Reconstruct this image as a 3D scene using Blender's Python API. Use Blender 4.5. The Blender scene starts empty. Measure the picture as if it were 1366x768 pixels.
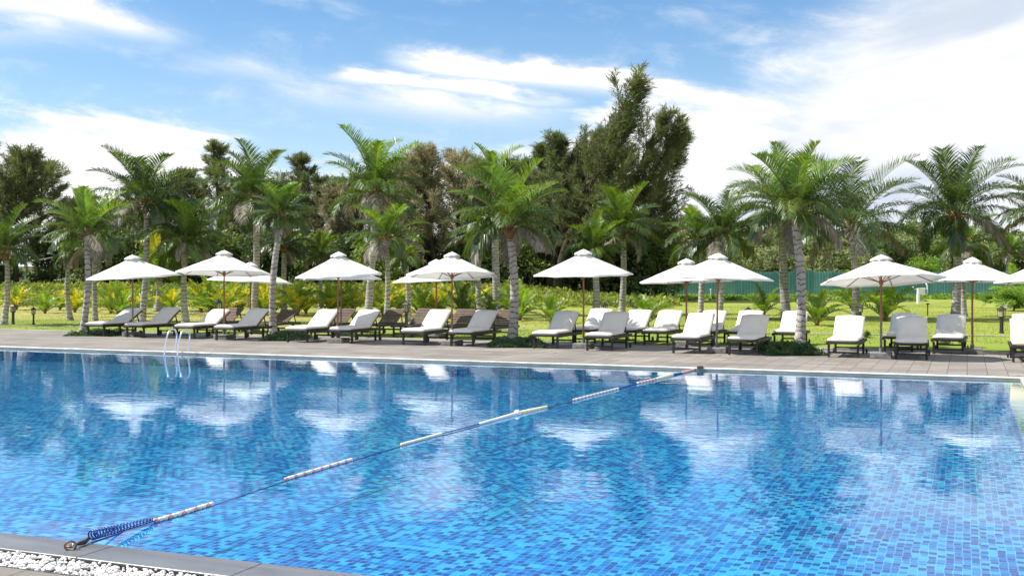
import bpy, math, random
import numpy as np
from mathutils import Vector, Matrix, noise as mnoise
random.seed(7)
R = math.radians
PI = math.pi
sc = bpy.context.scene
COL = sc.collection

# ------------------------------------------------------------------ geometry of the place
F = 1475.0          # focal length in units of 1366 px frame width
HOR = 373.0
EYE = 1.8
YAW = math.atan2(-.3807, .9247)
UX, UY = .9247, -.3807      # along the pool edge, to the right
VX, VY = .3807, .9247       # across the pool, away
WZ = -0.05                  # water level

def uv(U, D, z=0.0): return Vector((U*UX + D*VX, U*UY + D*VY, z))
def G(px, py, z=0.0):
    Y = F*(EYE-z)/(py-HOR)
    return Vector(((px-683)/F*Y, Y, z))
def at(px, Y, z=0.0): return Vector(((px-683)/F*Y, Y, z))
def hz(py, Y): return EYE-(py-HOR)*Y/F
def sstep(a, b, x):
    t = min(1, max(0, (x-a)/(b-a))); return t*t*(3-2*t)
def th(x, y):
    """height of the terrain"""
    h = 0.0
    if y > 50:
        h += sstep(60, 90, y)*1.15*(1-sstep(-2, 14, x))
        r = x/max(y, 1)
        g = sstep(.02, .16, r)*(0.85+.25*math.sin(r*9+.6))
        h += sstep(128, 235, y)*12.5*g
        h += sstep(130, 240, y)*3.0*(1-sstep(.02, .16, r))
        h += sstep(50, 75, y)*.18*(mnoise.noise(Vector((x*.11, y*.11, 0)))+.3)
        if y > 130: h += 1.6*mnoise.noise(Vector((x*.035, y*.035, 3)))*sstep(130, 170, y)
    return h

# ------------------------------------------------------------------ materials
def nt(name):
    m = bpy.data.materials.new(name); m.use_nodes = True
    t = m.node_tree; t.nodes.clear()
    return m, t
def N(t, kind, **kw):
    n = t.nodes.new(kind)
    for k, v in kw.items():
        if k.startswith('i_'): n.inputs[k[2:].replace('_', ' ')].default_value = v
        else: setattr(n, k, v)
    return n
def L(t, a, b): t.links.new(a, b)
def ramp(t, fac, stops, interp='LINEAR'):
    r = t.nodes.new('ShaderNodeValToRGB'); r.color_ramp.interpolation = interp
    e = r.color_ramp.elements
    while len(e) < len(stops): e.new(.5)
    for el, (p, c) in zip(e, stops):
        el.position = p; el.color = (c[0], c[1], c[2], 1) if not isinstance(c, (int, float)) else (c, c, c, 1)
    L(t, fac, r.inputs[0]); return r.outputs[0]
def mathn(t, op, a, b=None, c=None, clamp=False):
    n = t.nodes.new('ShaderNodeMath'); n.operation = op; n.use_clamp = clamp
    for i, x in enumerate((a, b, c)):
        if x is None: continue
        if isinstance(x, (int, float)): n.inputs[i].default_value = x
        else: L(t, x, n.inputs[i])
    return n.outputs[0]
def mixc(t, fac, a, b, mode='MIX'):
    n = t.nodes.new('ShaderNodeMix'); n.data_type = 'RGBA'; n.blend_type = mode
    for s, x in ((n.inputs[0], fac), (n.inputs[6], a), (n.inputs[7], b)):
        if isinstance(x, (int, float)): s.default_value = x
        elif isinstance(x, (tuple, list)): s.default_value = (*x[:3], 1)
        else: L(t, x, s)
    return n.outputs[2]
def noise(t, scale, detail=3, rough=.55, coord='Object', stretch=None, dist=0):
    tc = N(t, 'ShaderNodeTexCoord')
    n = N(t, 'ShaderNodeTexNoise'); n.inputs['Scale'].default_value = scale
    n.inputs['Detail'].default_value = detail; n.inputs['Roughness'].default_value = rough
    n.inputs['Distortion'].default_value = dist
    src = tc.outputs[coord]
    if stretch:
        m = N(t, 'ShaderNodeMapping'); m.inputs['Scale'].default_value = stretch
        L(t, src, m.inputs[0]); src = m.outputs[0]
    L(t, src, n.inputs['Vector'])
    return n.outputs['Fac']
def finish(t, color, rough=.6, bump=None, bstr=.3, bdist=.02, spec=.4, metallic=0, transl=0, tcol=None):
    p = N(t, 'ShaderNodeBsdfPrincipled')
    if isinstance(color, (tuple, list)): p.inputs['Base Color'].default_value = (*color[:3], 1)
    else: L(t, color, p.inputs['Base Color'])
    if isinstance(rough, (int, float)): p.inputs['Roughness'].default_value = rough
    else: L(t, rough, p.inputs['Roughness'])
    p.inputs['Specular IOR Level'].default_value = spec
    p.inputs['Metallic'].default_value = metallic
    out = N(t, 'ShaderNodeOutputMaterial')
    if bump is not None:
        b = N(t, 'ShaderNodeBump'); b.inputs['Strength'].default_value = bstr; b.inputs['Distance'].default_value = bdist
        L(t, bump, b.inputs['Height']); L(t, b.outputs[0], p.inputs['Normal'])
    sh = p.outputs[0]
    if transl:
        tr = N(t, 'ShaderNodeBsdfTranslucent')
        c = tcol if tcol is not None else color
        if isinstance(c, (tuple, list)): tr.inputs[0].default_value = (*c[:3], 1)
        else: L(t, c, tr.inputs[0])
        mx = N(t, 'ShaderNodeMixShader'); mx.inputs[0].default_value = transl
        L(t, sh, mx.inputs[1]); L(t, tr.outputs[0], mx.inputs[2]); sh = mx.outputs[0]
    L(t, sh, out.inputs[0])

def mat_simple(name, c1, c2, scale=6, rough=.6, bstr=.2, spec=.4, stretch=None, transl=0, metallic=0, coord='Object', bdist=.01, tcol=None, lo=.35, hi=.65):
    m, t = nt(name)
    n = noise(t, scale, 4, .6, coord, stretch)
    c = ramp(t, n, [(lo, c1), (hi, c2)])
    finish(t, c, rough, n, bstr, bdist, spec, metallic, transl, tcol)
    return m
def mat_leaf(name, c1, c2, c3, scale=1.2, rough=.42, transl=.35, spec=.5, tc=None):
    """leaf colour varies in broad clumps and from leaf to leaf"""
    m, t = nt(name)
    big = noise(t, scale, 2, .5)
    oi = N(t, 'ShaderNodeObjectInfo')
    geo = N(t, 'ShaderNodeNewGeometry')
    rnd = geo.outputs['Random Per Island']
    a = ramp(t, big, [(.3, c1), (.55, c2), (.75, c3)])
    v = mathn(t, 'MULTIPLY_ADD', rnd, .7, .65)
    v2 = mathn(t, 'MULTIPLY_ADD', oi.outputs['Random'], .3, .85)
    vv = mathn(t, 'MULTIPLY', v, v2)
    h = N(t, 'ShaderNodeHueSaturation')
    hh = mathn(t, 'MULTIPLY_ADD', rnd, .03, .485); L(t, hh, h.inputs['Hue'])
    L(t, vv, h.inputs['Value']); L(t, a, h.inputs['Color'])
    col = h.outputs[0]
    tcol = mixc(t, 1.0, col, tc or (1.35, 1.35, .6), 'MULTIPLY')
    finish(t, col, rough, None, spec=spec, transl=transl, tcol=tcol)
    return m

M = {}
M['palm'] = mat_leaf('palm_leaf', (.045,.085,.016), (.085,.14,.026), (.15,.20,.045), 1.1, .38, .38, .6)
M['palm_young'] = mat_leaf('palm_leaf_young', (.10,.18,.02), (.16,.25,.03), (.24,.31,.05), 1.5, .38, .40, .6)
M['palm_dark'] = mat_leaf('palm_leaf_dark', (.035,.07,.018), (.068,.115,.028), (.12,.165,.05), 1.1, .36, .32, .7)
M['palm_dry'] = mat_leaf('palm_leaf_dry', (.19,.16,.125), (.28,.245,.20), (.38,.345,.29), 2, .7, .25, .2, (1,1,.9))
M['palm_yellow'] = mat_leaf('palm_leaf_yellow', (.28,.32,.02), (.52,.48,.03), (.7,.58,.06), 2.0, .45, .42, .4, (1.2,1.1,.5))
M['palm_lime'] = mat_leaf('palm_leaf_lime', (.10,.19,.02), (.2,.3,.03), (.32,.38,.05), 1.5, .42, .4, .5)
M['casu'] = mat_leaf('needle_foliage', (.08,.10,.05), (.14,.165,.085), (.20,.225,.12), .35, .7, .42, .2)
M['casu_sage'] = mat_leaf('needle_foliage_grey_green', (.10,.12,.065), (.16,.18,.10), (.23,.245,.145), .35, .7, .42, .2)  # paler sage needle foliage
M['casu_brown'] = mat_leaf('needle_foliage_brown', (.20,.195,.115), (.32,.30,.19), (.45,.42,.29), .35, .75, .42, .15, (1.1,1,.8))
M['leaf_dark'] = mat_leaf('dark_broad_leaf', (.04,.065,.022), (.075,.115,.035), (.125,.175,.055), .5, .5, .38, .4)
M['leaf_mid'] = mat_leaf('broad_leaf', (.09,.135,.035), (.16,.215,.06), (.25,.29,.10), .4, .55, .42, .35)
M['leaf_pale'] = mat_leaf('pale_grey_leaf', (.16,.19,.09), (.25,.28,.135), (.34,.36,.19), .4, .6, .42, .3)
M['leaf_bright'] = mat_leaf('bright_leaf', (.11,.20,.025), (.19,.30,.04), (.30,.40,.07), .9, .5, .4, .4)
M['leaf_vine'] = mat_leaf('vine_leaf', (.15,.20,.03), (.26,.31,.055), (.42,.44,.09), .25, .5, .35, .4)
M['bed'] = mat_leaf('bed_leaf', (.04,.09,.025), (.07,.14,.04), (.12,.21,.07), 3, .4, .2, .5)
M['grass_blade'] = mat_leaf('grass_blade', (.16,.21,.03), (.23,.28,.045), (.32,.34,.08), .15, .55, .4, .3)
M['flower'] = mat_simple('purple_petal', (.3,.2,.6), (.45,.3,.75), 8, .6)
M['bark_dark'] = mat_simple('dark_bark', (.03,.022,.016), (.075,.055,.04), 5, .9, .5, .1, (1,1,.3))
M['fibre'] = mat_simple('coconut_fibre', (.09,.05,.025), (.3,.18,.09), 9, .9, .8, .1, None, bdist=.03)
M['rust_fibre'] = M['fibre']
M['wood_dark'] = mat_simple('dark_stained_wood', (.012,.010,.009), (.035,.028,.024), 14, .5, .3, .4, (1,.1,1))
M['wood_brown'] = mat_simple('weathered_brown_slats', (.07,.045,.03), (.16,.11,.08), 12, .6, .3, .3, (.12,1,1))
M['wood_pole'] = mat_simple('varnished_pole_wood', (.2,.075,.03), (.38,.16,.065), 10, .45, .2, .5, (1,1,.1))
M['concrete'] = mat_simple('concrete_block', (.13,.125,.115), (.26,.25,.235), 7, .9, .5, .2)
M['steel'] = mat_simple('polished_steel', (.75,.76,.78), (.85,.86,.87), 8, .18, .02, .5, metallic=1)
M['black_metal'] = mat_simple('black_painted_metal', (.012,.012,.012), (.03,.03,.028), 20, .5, .1, .4)
M['lamp_glass'] = mat_simple('frosted_lamp_glass', (.62,.55,.38), (.72,.64,.45), 6, .35, .05, .5, transl=.3)
M['white_plastic'] = mat_simple('white_plastic', (.62,.62,.6), (.78,.78,.76), 6, .5, .05, .4)
M['orange_wheel'] = mat_simple('rubber_wheel', (.02,.02,.02), (.06,.05,.045), 12, .7, .2, .3)
M['rust'] = mat_simple('rusty_steel', (.09,.045,.025), (.22,.15,.1), 40, .5, .4, .5, metallic=.6)
M['cable'] = mat_simple('grey_cable', (.3,.3,.3), (.45,.45,.45), 10, .5)
M['rope_blue'] = mat_simple('blue_rope_plastic', (.008,.035,.19), (.015,.07,.32), 30, .3, .1, .5)
M['rope_white'] = mat_simple('white_float_plastic', (.62,.6,.58), (.8,.78,.75), 30, .35, .1, .5)
M['rope_red'] = mat_simple('red_float_plastic', (.52,.27,.23), (.66,.40,.36), 30, .35, .1, .5)
M['rope_yellow'] = mat_simple('yellow_float_plastic', (.68,.58,.28), (.78,.70,.42), 30, .35, .1, .5)
M['flange'] = M['white_plastic']
M['rubber'] = mat_simple('dark_tensioner_rubber', (.015,.014,.013), (.04,.035,.03), 20, .6)
M['rock'] = mat_simple('tan_rock', (.22,.14,.09), (.4,.28,.19), 1.2, .9, .6, .1, bdist=.2)

def mat_fabric(name, c, dirt, transl, scale=2.2):
    m, t = nt(name)
    n = noise(t, scale, 4, .6)
    n2 = noise(t, 55, 2, .5)
    oi = N(t, 'ShaderNodeObjectInfo')
    c1 = ramp(t, n, [(.35, dirt), (.62, c)])
    v = mathn(t, 'MULTIPLY_ADD', oi.outputs['Random'], .12, .9)
    h = N(t, 'ShaderNodeHueSaturation'); L(t, v, h.inputs['Value']); L(t, c1, h.inputs['Color'])
    b = mathn(t, 'MULTIPLY_ADD', n2, .15, n)
    finish(t, h.outputs[0], .85, b, .35, .03, .15, 0, transl)
    return m
M['canvas'] = mat_fabric('off_white_canvas', (.85,.84,.81), (.74,.725,.69), .20, 1.6)
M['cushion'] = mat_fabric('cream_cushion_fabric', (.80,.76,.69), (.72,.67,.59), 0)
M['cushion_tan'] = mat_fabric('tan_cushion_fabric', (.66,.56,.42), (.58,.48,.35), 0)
M['cushion_shade_grey'] = mat_fabric('shaded_grey_cushion_fabric', (.75,.71,.65), (.67,.63,.57), 0)  # cream cushion greyed, umbrella shade put into the colour

# palm trunk: grey with dark leaf-scar rings
m, t = nt('ringed_palm_bark')
tc = N(t, 'ShaderNodeTexCoord'); sep = N(t, 'ShaderNodeSeparateXYZ'); L(t, tc.outputs['Object'], sep.inputs[0])
nz = noise(t, 3.0, 3, .6)
zz = mathn(t, 'MULTIPLY_ADD', nz, .40, sep.outputs['Z'])
fr = mathn(t, 'FRACT', mathn(t, 'MULTIPLY', zz, 6.5))
n2 = noise(t, 14, 4, .6)
fr2 = mathn(t, 'MULTIPLY_ADD', n2, .35, mathn(t, 'SUBTRACT', fr, .17))
ringc = ramp(t, fr2, [(.0, (.07,.055,.045)), (.12, (.14,.12,.10)), (.24, (.38,.35,.315)), (.8, (.46,.43,.395)), (1.0, (.36,.33,.30))])
blot = noise(t, 1.7, 4, .65)
c = mixc(t, ramp(t, blot, [(.45, 0.0), (.75, .5)]), ringc, (.16,.14,.12))
finish(t, c, .9, fr2, .6, .03, .1); M['palm_bark'] = m

# teal sheet fence
m, t = nt('teal_painted_sheet')
w = N(t, 'ShaderNodeTexWave', wave_type='BANDS', bands_direction='X'); w.inputs['Scale'].default_value = 1.6
tc = N(t, 'ShaderNodeTexCoord'); L(t, tc.outputs['Object'], w.inputs['Vector'])
nf = noise(t, .8, 4, .6)
oi = N(t, 'ShaderNodeObjectInfo')
c = ramp(t, mathn(t, 'ADD', nf, mathn(t, 'MULTIPLY_ADD', oi.outputs['Random'], .4, -.2)), [(.3, (.06,.19,.18)), (.75, (.12,.28,.265))])
finish(t, c, .55, w.outputs['Fac'], .5, .04, .35); M['fence'] = m

# deck pavers
def paver(name, w, d, ca, cb, mortar, off=0.0, wet=0):
    m, t = nt(name)
    tc = N(t, 'ShaderNodeTexCoord')
    b = N(t, 'ShaderNodeTexBrick'); b.offset = off; b.offset_frequency = 2
    L(t, tc.outputs['Object'], b.inputs['Vector'])
    b.inputs['Scale'].default_value = 1; b.inputs['Brick Width'].default_value = w; b.inputs['Row Height'].default_value = d
    b.inputs['Mortar Size'].default_value = .007; b.inputs['Mortar Smooth'].default_value = .2
    b.inputs['Color1'].default_value = (0,0,0,1); b.inputs['Color2'].default_value = (1,1,1,1); b.inputs['Mortar'].default_value = (.5,.5,.5,1)
    bw = N(t, 'ShaderNodeRGBToBW'); L(t, b.outputs['Color'], bw.inputs[0])
    n1 = noise(t, .55, 5, .65); n2 = noise(t, 9, 5, .7)
    k = mathn(t, 'ADD', mathn(t, 'MULTIPLY', bw.outputs[0], .28), mathn(t, 'ADD', mathn(t, 'MULTIPLY', n1, .62), mathn(t, 'MULTIPLY', n2, .28)))
    c = ramp(t, k, [(.32, ca), (.85, cb)])
    c = mixc(t, b.outputs['Fac'], c, mortar)
    # long worn stains along the deck
    st = noise(t, 1.0, 4, .6, 'Object', (.25, 1.6, 1))
    c = mixc(t, ramp(t, st, [(.47, 0.0), (.68, .6)]), c, (ca[0]*.72, ca[1]*.71, ca[2]*.70))
    bmp = mathn(t, 'SUBTRACT', mathn(t, 'MULTIPLY', n2, .25), b.outputs['Fac'])
    finish(t, c, ramp(t, n1, [(.4, .6), (.6, .85)]), bmp, .4, .008, .3)
    return m
M['deck'] = paver('grey_stone_pavers', .36, .60, (.175,.155,.133), (.30,.268,.232), (.085,.075,.065))
M['coping'] = mat_simple('honed_grey_coping', (.115,.113,.115), (.18,.178,.18), 2.2, .38, .12, .5, (.5,2,1))
M['coping_side'] = mat_simple('dark_coping_side', (.03,.03,.03), (.07,.065,.06), 9, .7, .3, .3)
M['lip'] = mat_simple('sun_gleam_pool_lip', (.5,.48,.44), (.74,.72,.68), 5, .5, .5, .4)  # sun gleam on the wet edge put into the stone colour
M['ledge'] = mat_simple('tan_stone_ledge', (.28,.22,.16), (.4,.33,.26), 2, .6, .2, .3)
M['pebble'] = mat_leaf('white_pebble', (.74,.73,.7), (.82,.81,.79), (.86,.86,.84), 4, .6, 0, .3)
M['soil'] = mat_simple('dark_soil', (.06,.045,.03), (.12,.09,.06), 12, .9)
M['path'] = mat_simple('pale_path_stone', (.26,.245,.22), (.4,.385,.35), 1.5, .9, .2)

# pool mosaic
def mosaic(name, axes):
    m, t = nt(name)
    tc = N(t, 'ShaderNodeTexCoord')
    sep = N(t, 'ShaderNodeSeparateXYZ'); L(t, tc.outputs['Object'], sep.inputs[0])
    # wander of the tile grid: water refraction put into the pattern
    nw = N(t, 'ShaderNodeTexNoise'); nw.inputs['Scale'].default_value = 1.4; nw.inputs['Detail'].default_value = 2
    L(t, tc.outputs['Object'], nw.inputs['Vector'])
    sn = N(t, 'ShaderNodeSeparateColor'); L(t, nw.outputs['Color'], sn.inputs[0])
    a, b = axes
    mp2 = N(t, 'ShaderNodeMapping'); mp2.inputs['Scale'].default_value = (5, 9, 1); L(t, tc.outputs['Object'], mp2.inputs[0])
    nw2 = N(t, 'ShaderNodeTexNoise'); nw2.inputs['Scale'].default_value = 1.0; nw2.inputs['Detail'].default_value = 2
    L(t, mp2.outputs[0], nw2.inputs['Vector']); sn2 = N(t, 'ShaderNodeSeparateColor'); L(t, nw2.outputs['Color'], sn2.inputs[0])
    ca = mathn(t, 'MULTIPLY_ADD', sn.outputs[0], .03, sep.outputs[a])
    cb = mathn(t, 'MULTIPLY_ADD', sn.outputs[1], .05, sep.outputs[b])
    ca = mathn(t, 'MULTIPLY_ADD', sn2.outputs[0], .035, ca); cb = mathn(t, 'MULTIPLY_ADD', sn2.outputs[1], .05, cb)
    W, D = .062, (.078 if axes[1] == 1 else .02)
    xa = mathn(t, 'DIVIDE', ca, W); yb = mathn(t, 'DIVIDE', cb, D)
    fx = mathn(t, 'FLOOR', xa); fy = mathn(t, 'FLOOR', yb)
    cmb = N(t, 'ShaderNodeCombineXYZ'); L(t, fx, cmb.inputs[0]); L(t, fy, cmb.inputs[1])
    wn = N(t, 'ShaderNodeTexWhiteNoise', noise_dimensions='2D'); L(t, cmb.outputs[0], wn.inputs['Vector'])
    odd = mathn(t, 'MODULO', mathn(t, 'ADD', mathn(t, 'ABSOLUTE', fx), mathn(t, 'ABSOLUTE', fy)), 2.0)
    ta = ramp(t, wn.outputs['Value'], [(0, (.001,.026,.19)), (.50, (.003,.105,.35)), (.62, (.008,.175,.40)), (.80, (.055,.33,.49))], 'CONSTANT')
    tb_ = ramp(t, wn.outputs['Value'], [(0, (.001,.038,.23)), (.12, (.003,.115,.36)), (.40, (.012,.20,.42)), (.66, (.065,.35,.50))], 'CONSTANT')
    tile = mixc(t, odd, ta, tb_)
    bign = noise(t, .5, 3, .6)
    tile = mixc(t, 1.0, tile, ramp(t, bign, [(.35, (.8,.86,.92)), (.65, (1.1,1.08,1.04))]), 'MULTIPLY')
    gx = mathn(t, 'ABSOLUTE', mathn(t, 'SUBTRACT', mathn(t, 'FRACT', xa), .5))
    gy = mathn(t, 'ABSOLUTE', mathn(t, 'SUBTRACT', mathn(t, 'FRACT', yb), .5))
    g1 = mathn(t, 'GREATER_THAN', gx, .465); g2 = mathn(t, 'GREATER_THAN', gy, .47)
    g = mathn(t, 'MAXIMUM', g1, g2)
    c = mixc(t, mathn(t, 'MULTIPLY', g, .75), tile, (.42,.55,.62))
    finish(t, c, .35, None, spec=.3)
    return m
M['mosaic'] = mosaic('blue_glass_mosaic', (0, 1))
M['mosaic_wall'] = mosaic('blue_glass_mosaic_wall', (0, 2))

# water
m, t = nt('pool_water')
tr = N(t, 'ShaderNodeBsdfTransparent'); tr.inputs[0].default_value = (.60,.95,1,1)
gl = N(t, 'ShaderNodeBsdfGlossy'); gl.inputs['Roughness'].default_value = .02; gl.inputs[0].default_value = (.90,.95,1,1)
n1 = noise(t, 1.0, 1.5, .45, 'Object', (.55, 1.5, 1), .5)
n2 = noise(t, 1.0, 2, .5, 'Object', (3.2, 8.5, 1), .6)
n3 = noise(t, 1.0, 2, .5, 'Object', (.35, .6, 1), .2)
hgt = mathn(t, 'ADD', n1, mathn(t, 'MULTIPLY', n2, mathn(t, 'MULTIPLY', n3, .72)))
b = N(t, 'ShaderNodeBump'); b.inputs['Strength'].default_value = .14; b.inputs['Distance'].default_value = .020
L(t, hgt, b.inputs['Height'])
fre = N(t, 'ShaderNodeFresnel'); fre.inputs['IOR'].default_value = 1.33
L(t, b.outputs[0], fre.inputs['Normal']); L(t, b.outputs[0], gl.inputs['Normal'])
mx = N(t, 'ShaderNodeMixShader'); L(t, mathn(t, 'MULTIPLY', fre.outputs[0], 1.0, clamp=True), mx.inputs[0])
L(t, tr.outputs[0], mx.inputs[1]); L(t, gl.outputs[0], mx.inputs[2])
o = N(t, 'ShaderNodeOutputMaterial'); L(t, mx.outputs[0], o.inputs[0])
M['water'] = m

# lawn / terrain
m, t = nt('lawn_ground')
tc = N(t, 'ShaderNodeTexCoord'); sep = N(t, 'ShaderNodeSeparateXYZ'); L(t, tc.outputs['Object'], sep.inputs[0])
n1 = noise(t, .22, 5, .65); n2 = noise(t, 2.2, 5, .7); n3 = noise(t, 14, 3, .7)
k = mathn(t, 'ADD', mathn(t, 'MULTIPLY', n1, .5), mathn(t, 'ADD', mathn(t, 'MULTIPLY', n2, .3), mathn(t, 'MULTIPLY', n3, .2)))
lawn = ramp(t, k, [(.34, (.14,.18,.028)), (.5, (.23,.265,.045)), (.66, (.35,.345,.09))])
rough_g = ramp(t, k, [(.36, (.13,.17,.03)), (.48, (.27,.27,.07)), (.58, (.38,.32,.13)), (.7, (.44,.36,.20))])
xx = mathn(t, 'ADD', sep.outputs['X'], mathn(t, 'MULTIPLY', n1, 6))
side = N(t, 'ShaderNodeMapRange'); side.inputs['From Min'].default_value = -2; side.inputs['From Max'].default_value = 7; side.clamp = True
L(t, xx, side.inputs[0])
c = mixc(t, side.outputs[0], rough_g, lawn)
near = N(t, 'ShaderNodeMapRange'); near.inputs['From Min'].default_value = 44; near.inputs['From Max'].default_value = 39; near.clamp = True
L(t, mathn(t, 'ADD', sep.outputs['Y'], mathn(t, 'MULTIPLY', sep.outputs['X'], .41)), near.inputs[0])
c = mixc(t, mathn(t, 'MULTIPLY', near.outputs[0], .7), c, ramp(t, k, [(.35, (.11,.19,.02)), (.65, (.24,.30,.05))]))
far = N(t, 'ShaderNodeMapRange'); far.inputs['From Min'].default_value = 118; far.inputs['From Max'].default_value = 140; far.clamp = True
L(t, sep.outputs['Y'], far.inputs[0])
scrub = ramp(t, noise(t, .12, 6, .7), [(.35, (.03,.055,.015)), (.5, (.07,.10,.03)), (.62, (.15,.15,.06)), (.72, (.27,.2,.13))])
c = mixc(t, far.outputs[0], c, scrub)
finish(t, c, .9, mathn(t, 'ADD', n2, n3), .35, .05, .1)
M['lawn'] = m

# ------------------------------------------------------------------ mesh builder
class MB:
    def __init__(s): s.v = []; s.f = []; s.mi = []; s.n = 0; s.av = []; s.af = []
    def add(s, vs, fs, mi=0):
        b = s.n
        s.v.extend([tuple(x) for x in vs]); s.n += len(vs)
        s.f.extend([tuple(i+b for i in f) for f in fs]); s.mi.extend([mi]*len(fs))
    def box(s, c, d, M_=None, mi=0, ch=0.0):
        x, y, z = d[0]/2, d[1]/2, d[2]/2
        if ch <= 0:
            vs = [Vector((a*x, b*y, e*z)) for a in (-1,1) for b in (-1,1) for e in (-1,1)]
            fs = [(0,1,3,2),(4,6,7,5),(0,4,5,1),(2,3,7,6),(0,2,6,4),(1,5,7,3)]
        else:
            # box with chamfered long edges (top and bottom)
            vs = []
            for (dz, ins) in ((-z, ch), (-z+ch, 0), (z-ch, 0), (z, ch)):
                for a, b in ((-1,-1),(1,-1),(1,1),(-1,1)):
                    vs.append(Vector((a*(x-ins), b*(y-ins), dz)))
            fs = [(3,2,1,0),(12,13,14,15)]
            for r in range(3):
                for q in range(4):
                    a = r*4+q; b = r*4+(q+1) % 4; fs.append((a, b, b+4, a+4))
        c = Vector(c)
        vs = [(M_ @ p if M_ else p)+c for p in vs]
        s.add(vs, fs, mi)
    def tube(s, pts, rad, n=8, mi=0, cap=True, flat=None):
        pts = [Vector(p) for p in pts]; m_ = len(pts)
        if isinstance(rad, (int, float)): rad = [rad]*m_
        d0 = (pts[1]-pts[0]).normalized()
        up = Vector((0,0,1)) if abs(d0.z) < .95 else Vector((0,1,0))
        a = d0.cross(up).normalized(); vs = []
        for i in range(m_):
            d = (pts[min(i+1, m_-1)]-pts[max(i-1, 0)]).normalized()
            a = (a-d*a.dot(d)).normalized(); b = d.cross(a)
            for k in range(n):
                q = 2*PI*k/n
                vs.append(pts[i]+(a*math.cos(q)+b*math.sin(q))*rad[i])
        fs = []
        for i in range(m_-1):
            for k in range(n):
                k2 = (k+1) % n; fs.append((i*n+k, i*n+k2, (i+1)*n+k2, (i+1)*n+k))
        if cap: fs.append(tuple(range(n-1, -1, -1))); fs.append(tuple((m_-1)*n+k for k in range(n)))
        s.add(vs, fs, mi)
    def bar(s, a, b, w, h, mi=0):
        a = Vector(a); b = Vector(b); d = b-a; l = d.length
        q = d.to_track_quat('X', 'Z').to_matrix()
        s.box((a+b)/2, (l, w, h), q, mi)
    def lathe(s, prof, c=(0,0,0), n=16, mi=0):
        c = Vector(c); vs = []; fs = []
        for r, z in prof:
            for k in range(n): vs.append(c+Vector((r*math.cos(2*PI*k/n), r*math.sin(2*PI*k/n), z)))
        for i in range(len(prof)-1):
            for k in range(n):
                k2 = (k+1) % n; fs.append((i*n+k, i*n+k2, (i+1)*n+k2, (i+1)*n+k))
        fs.append(tuple(range(n-1, -1, -1))); fs.append(tuple((len(prof)-1)*n+k for k in range(n)))
        s.add(vs, fs, mi)
    def ball(s, c, r, seg=10, rings=7, mi=0):
        rx, ry, rz = (r, r, r) if isinstance(r, (int, float)) else r
        vs = []; fs = []
        for i in range(rings+1):
            ph = PI*i/rings
            for k in range(seg):
                q = 2*PI*k/seg
                vs.append((c[0]+rx*math.sin(ph)*math.cos(q), c[1]+ry*math.sin(ph)*math.sin(q), c[2]+rz*math.cos(ph)))
        for i in range(rings):
            for k in range(seg):
                k2 = (k+1) % seg; fs.append((i*seg+k, (i+1)*seg+k, (i+1)*seg+k2, i*seg+k2))
        s.add(vs, fs, mi)
    def mesh(s, name, mats, smooth=False):
        me = bpy.data.meshes.new(name)
        me.from_pydata(s.v, [], s.f)
        for m_ in (mats if isinstance(mats, (list, tuple)) else [mats]): me.materials.append(m_)
        if any(s.mi): me.polygons.foreach_set('material_index', s.mi)
        if smooth: me.polygons.foreach_set('use_smooth', [True]*len(me.polygons))
        me.update(); return me
    def build(s, name, mats, parent=None, smooth=False):
        o = bpy.data.objects.new(name, s.mesh(name, mats, smooth)); COL.objects.link(o)
        if parent: o.parent = parent
        return o

def quads(centres, ax, wd, name, mats, mi=None, jitter=None, mid=None):
    """leaf quads from numpy arrays: each is a kite (tapered both ends). ax = length vectors, wd = half width vectors"""
    n = len(centres)
    V = np.empty((n, 4, 3))
    V[:, 0] = centres; V[:, 1] = centres+ax*.45+wd; V[:, 2] = centres+ax; V[:, 3] = centres+ax*.45-wd
    return V.reshape(-1, 3)
def mesh_from_quads(name, V, mats, mi=None):
    n = len(V)//4
    me = bpy.data.meshes.new(name)
    me.vertices.add(n*4); me.vertices.foreach_set('co', V.astype(np.float32).ravel())
    me.loops.add(n*4); me.loops.foreach_set('vertex_index', np.arange(n*4, dtype=np.int32))
    me.polygons.add(n); me.polygons.foreach_set('loop_start', np.arange(0, n*4, 4, dtype=np.int32))
    me.polygons.foreach_set('loop_total', np.full(n, 4, dtype=np.int32))
    for m_ in (mats if isinstance(mats, (list, tuple)) else [mats]): me.materials.append(m_)
    if mi is not None: me.polygons.foreach_set('material_index', np.asarray(mi, dtype=np.int32))
    me.update(calc_edges=True); me.validate(); return me
def linkobj(name, me, parent=None, loc=(0,0,0), rz=0):
    o = bpy.data.objects.new(name, me); COL.objects.link(o)
    o.location = loc; o.rotation_euler[2] = rz
    if parent: o.parent = parent
    return o
def empty(name, loc, rz=0):
    o = bpy.data.objects.new(name, None); COL.objects.link(o); o.empty_display_size = .3
    o.location = loc; o.rotation_euler = (0, 0, rz); return o
def tag(o, label, cat, group=None, kind=None):
    o['label'] = label
    o['category'] = cat
    if group: o['group'] = group
    if kind: o['kind'] = kind
    return o
def ctree(o, parent=None, name=None):
    c = o.copy(); COL.objects.link(c); c.parent = parent
    for ch in [x for x in o.children]: ctree(ch, c)
    return c

# ------------------------------------------------------------------ setting
POOL_L, POOL_R, PN, PF = -28.0, .9, 5.9, 22.3
DECK_F = 30.05; DECK_L, DECK_R = -48.0, 26.0

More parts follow.
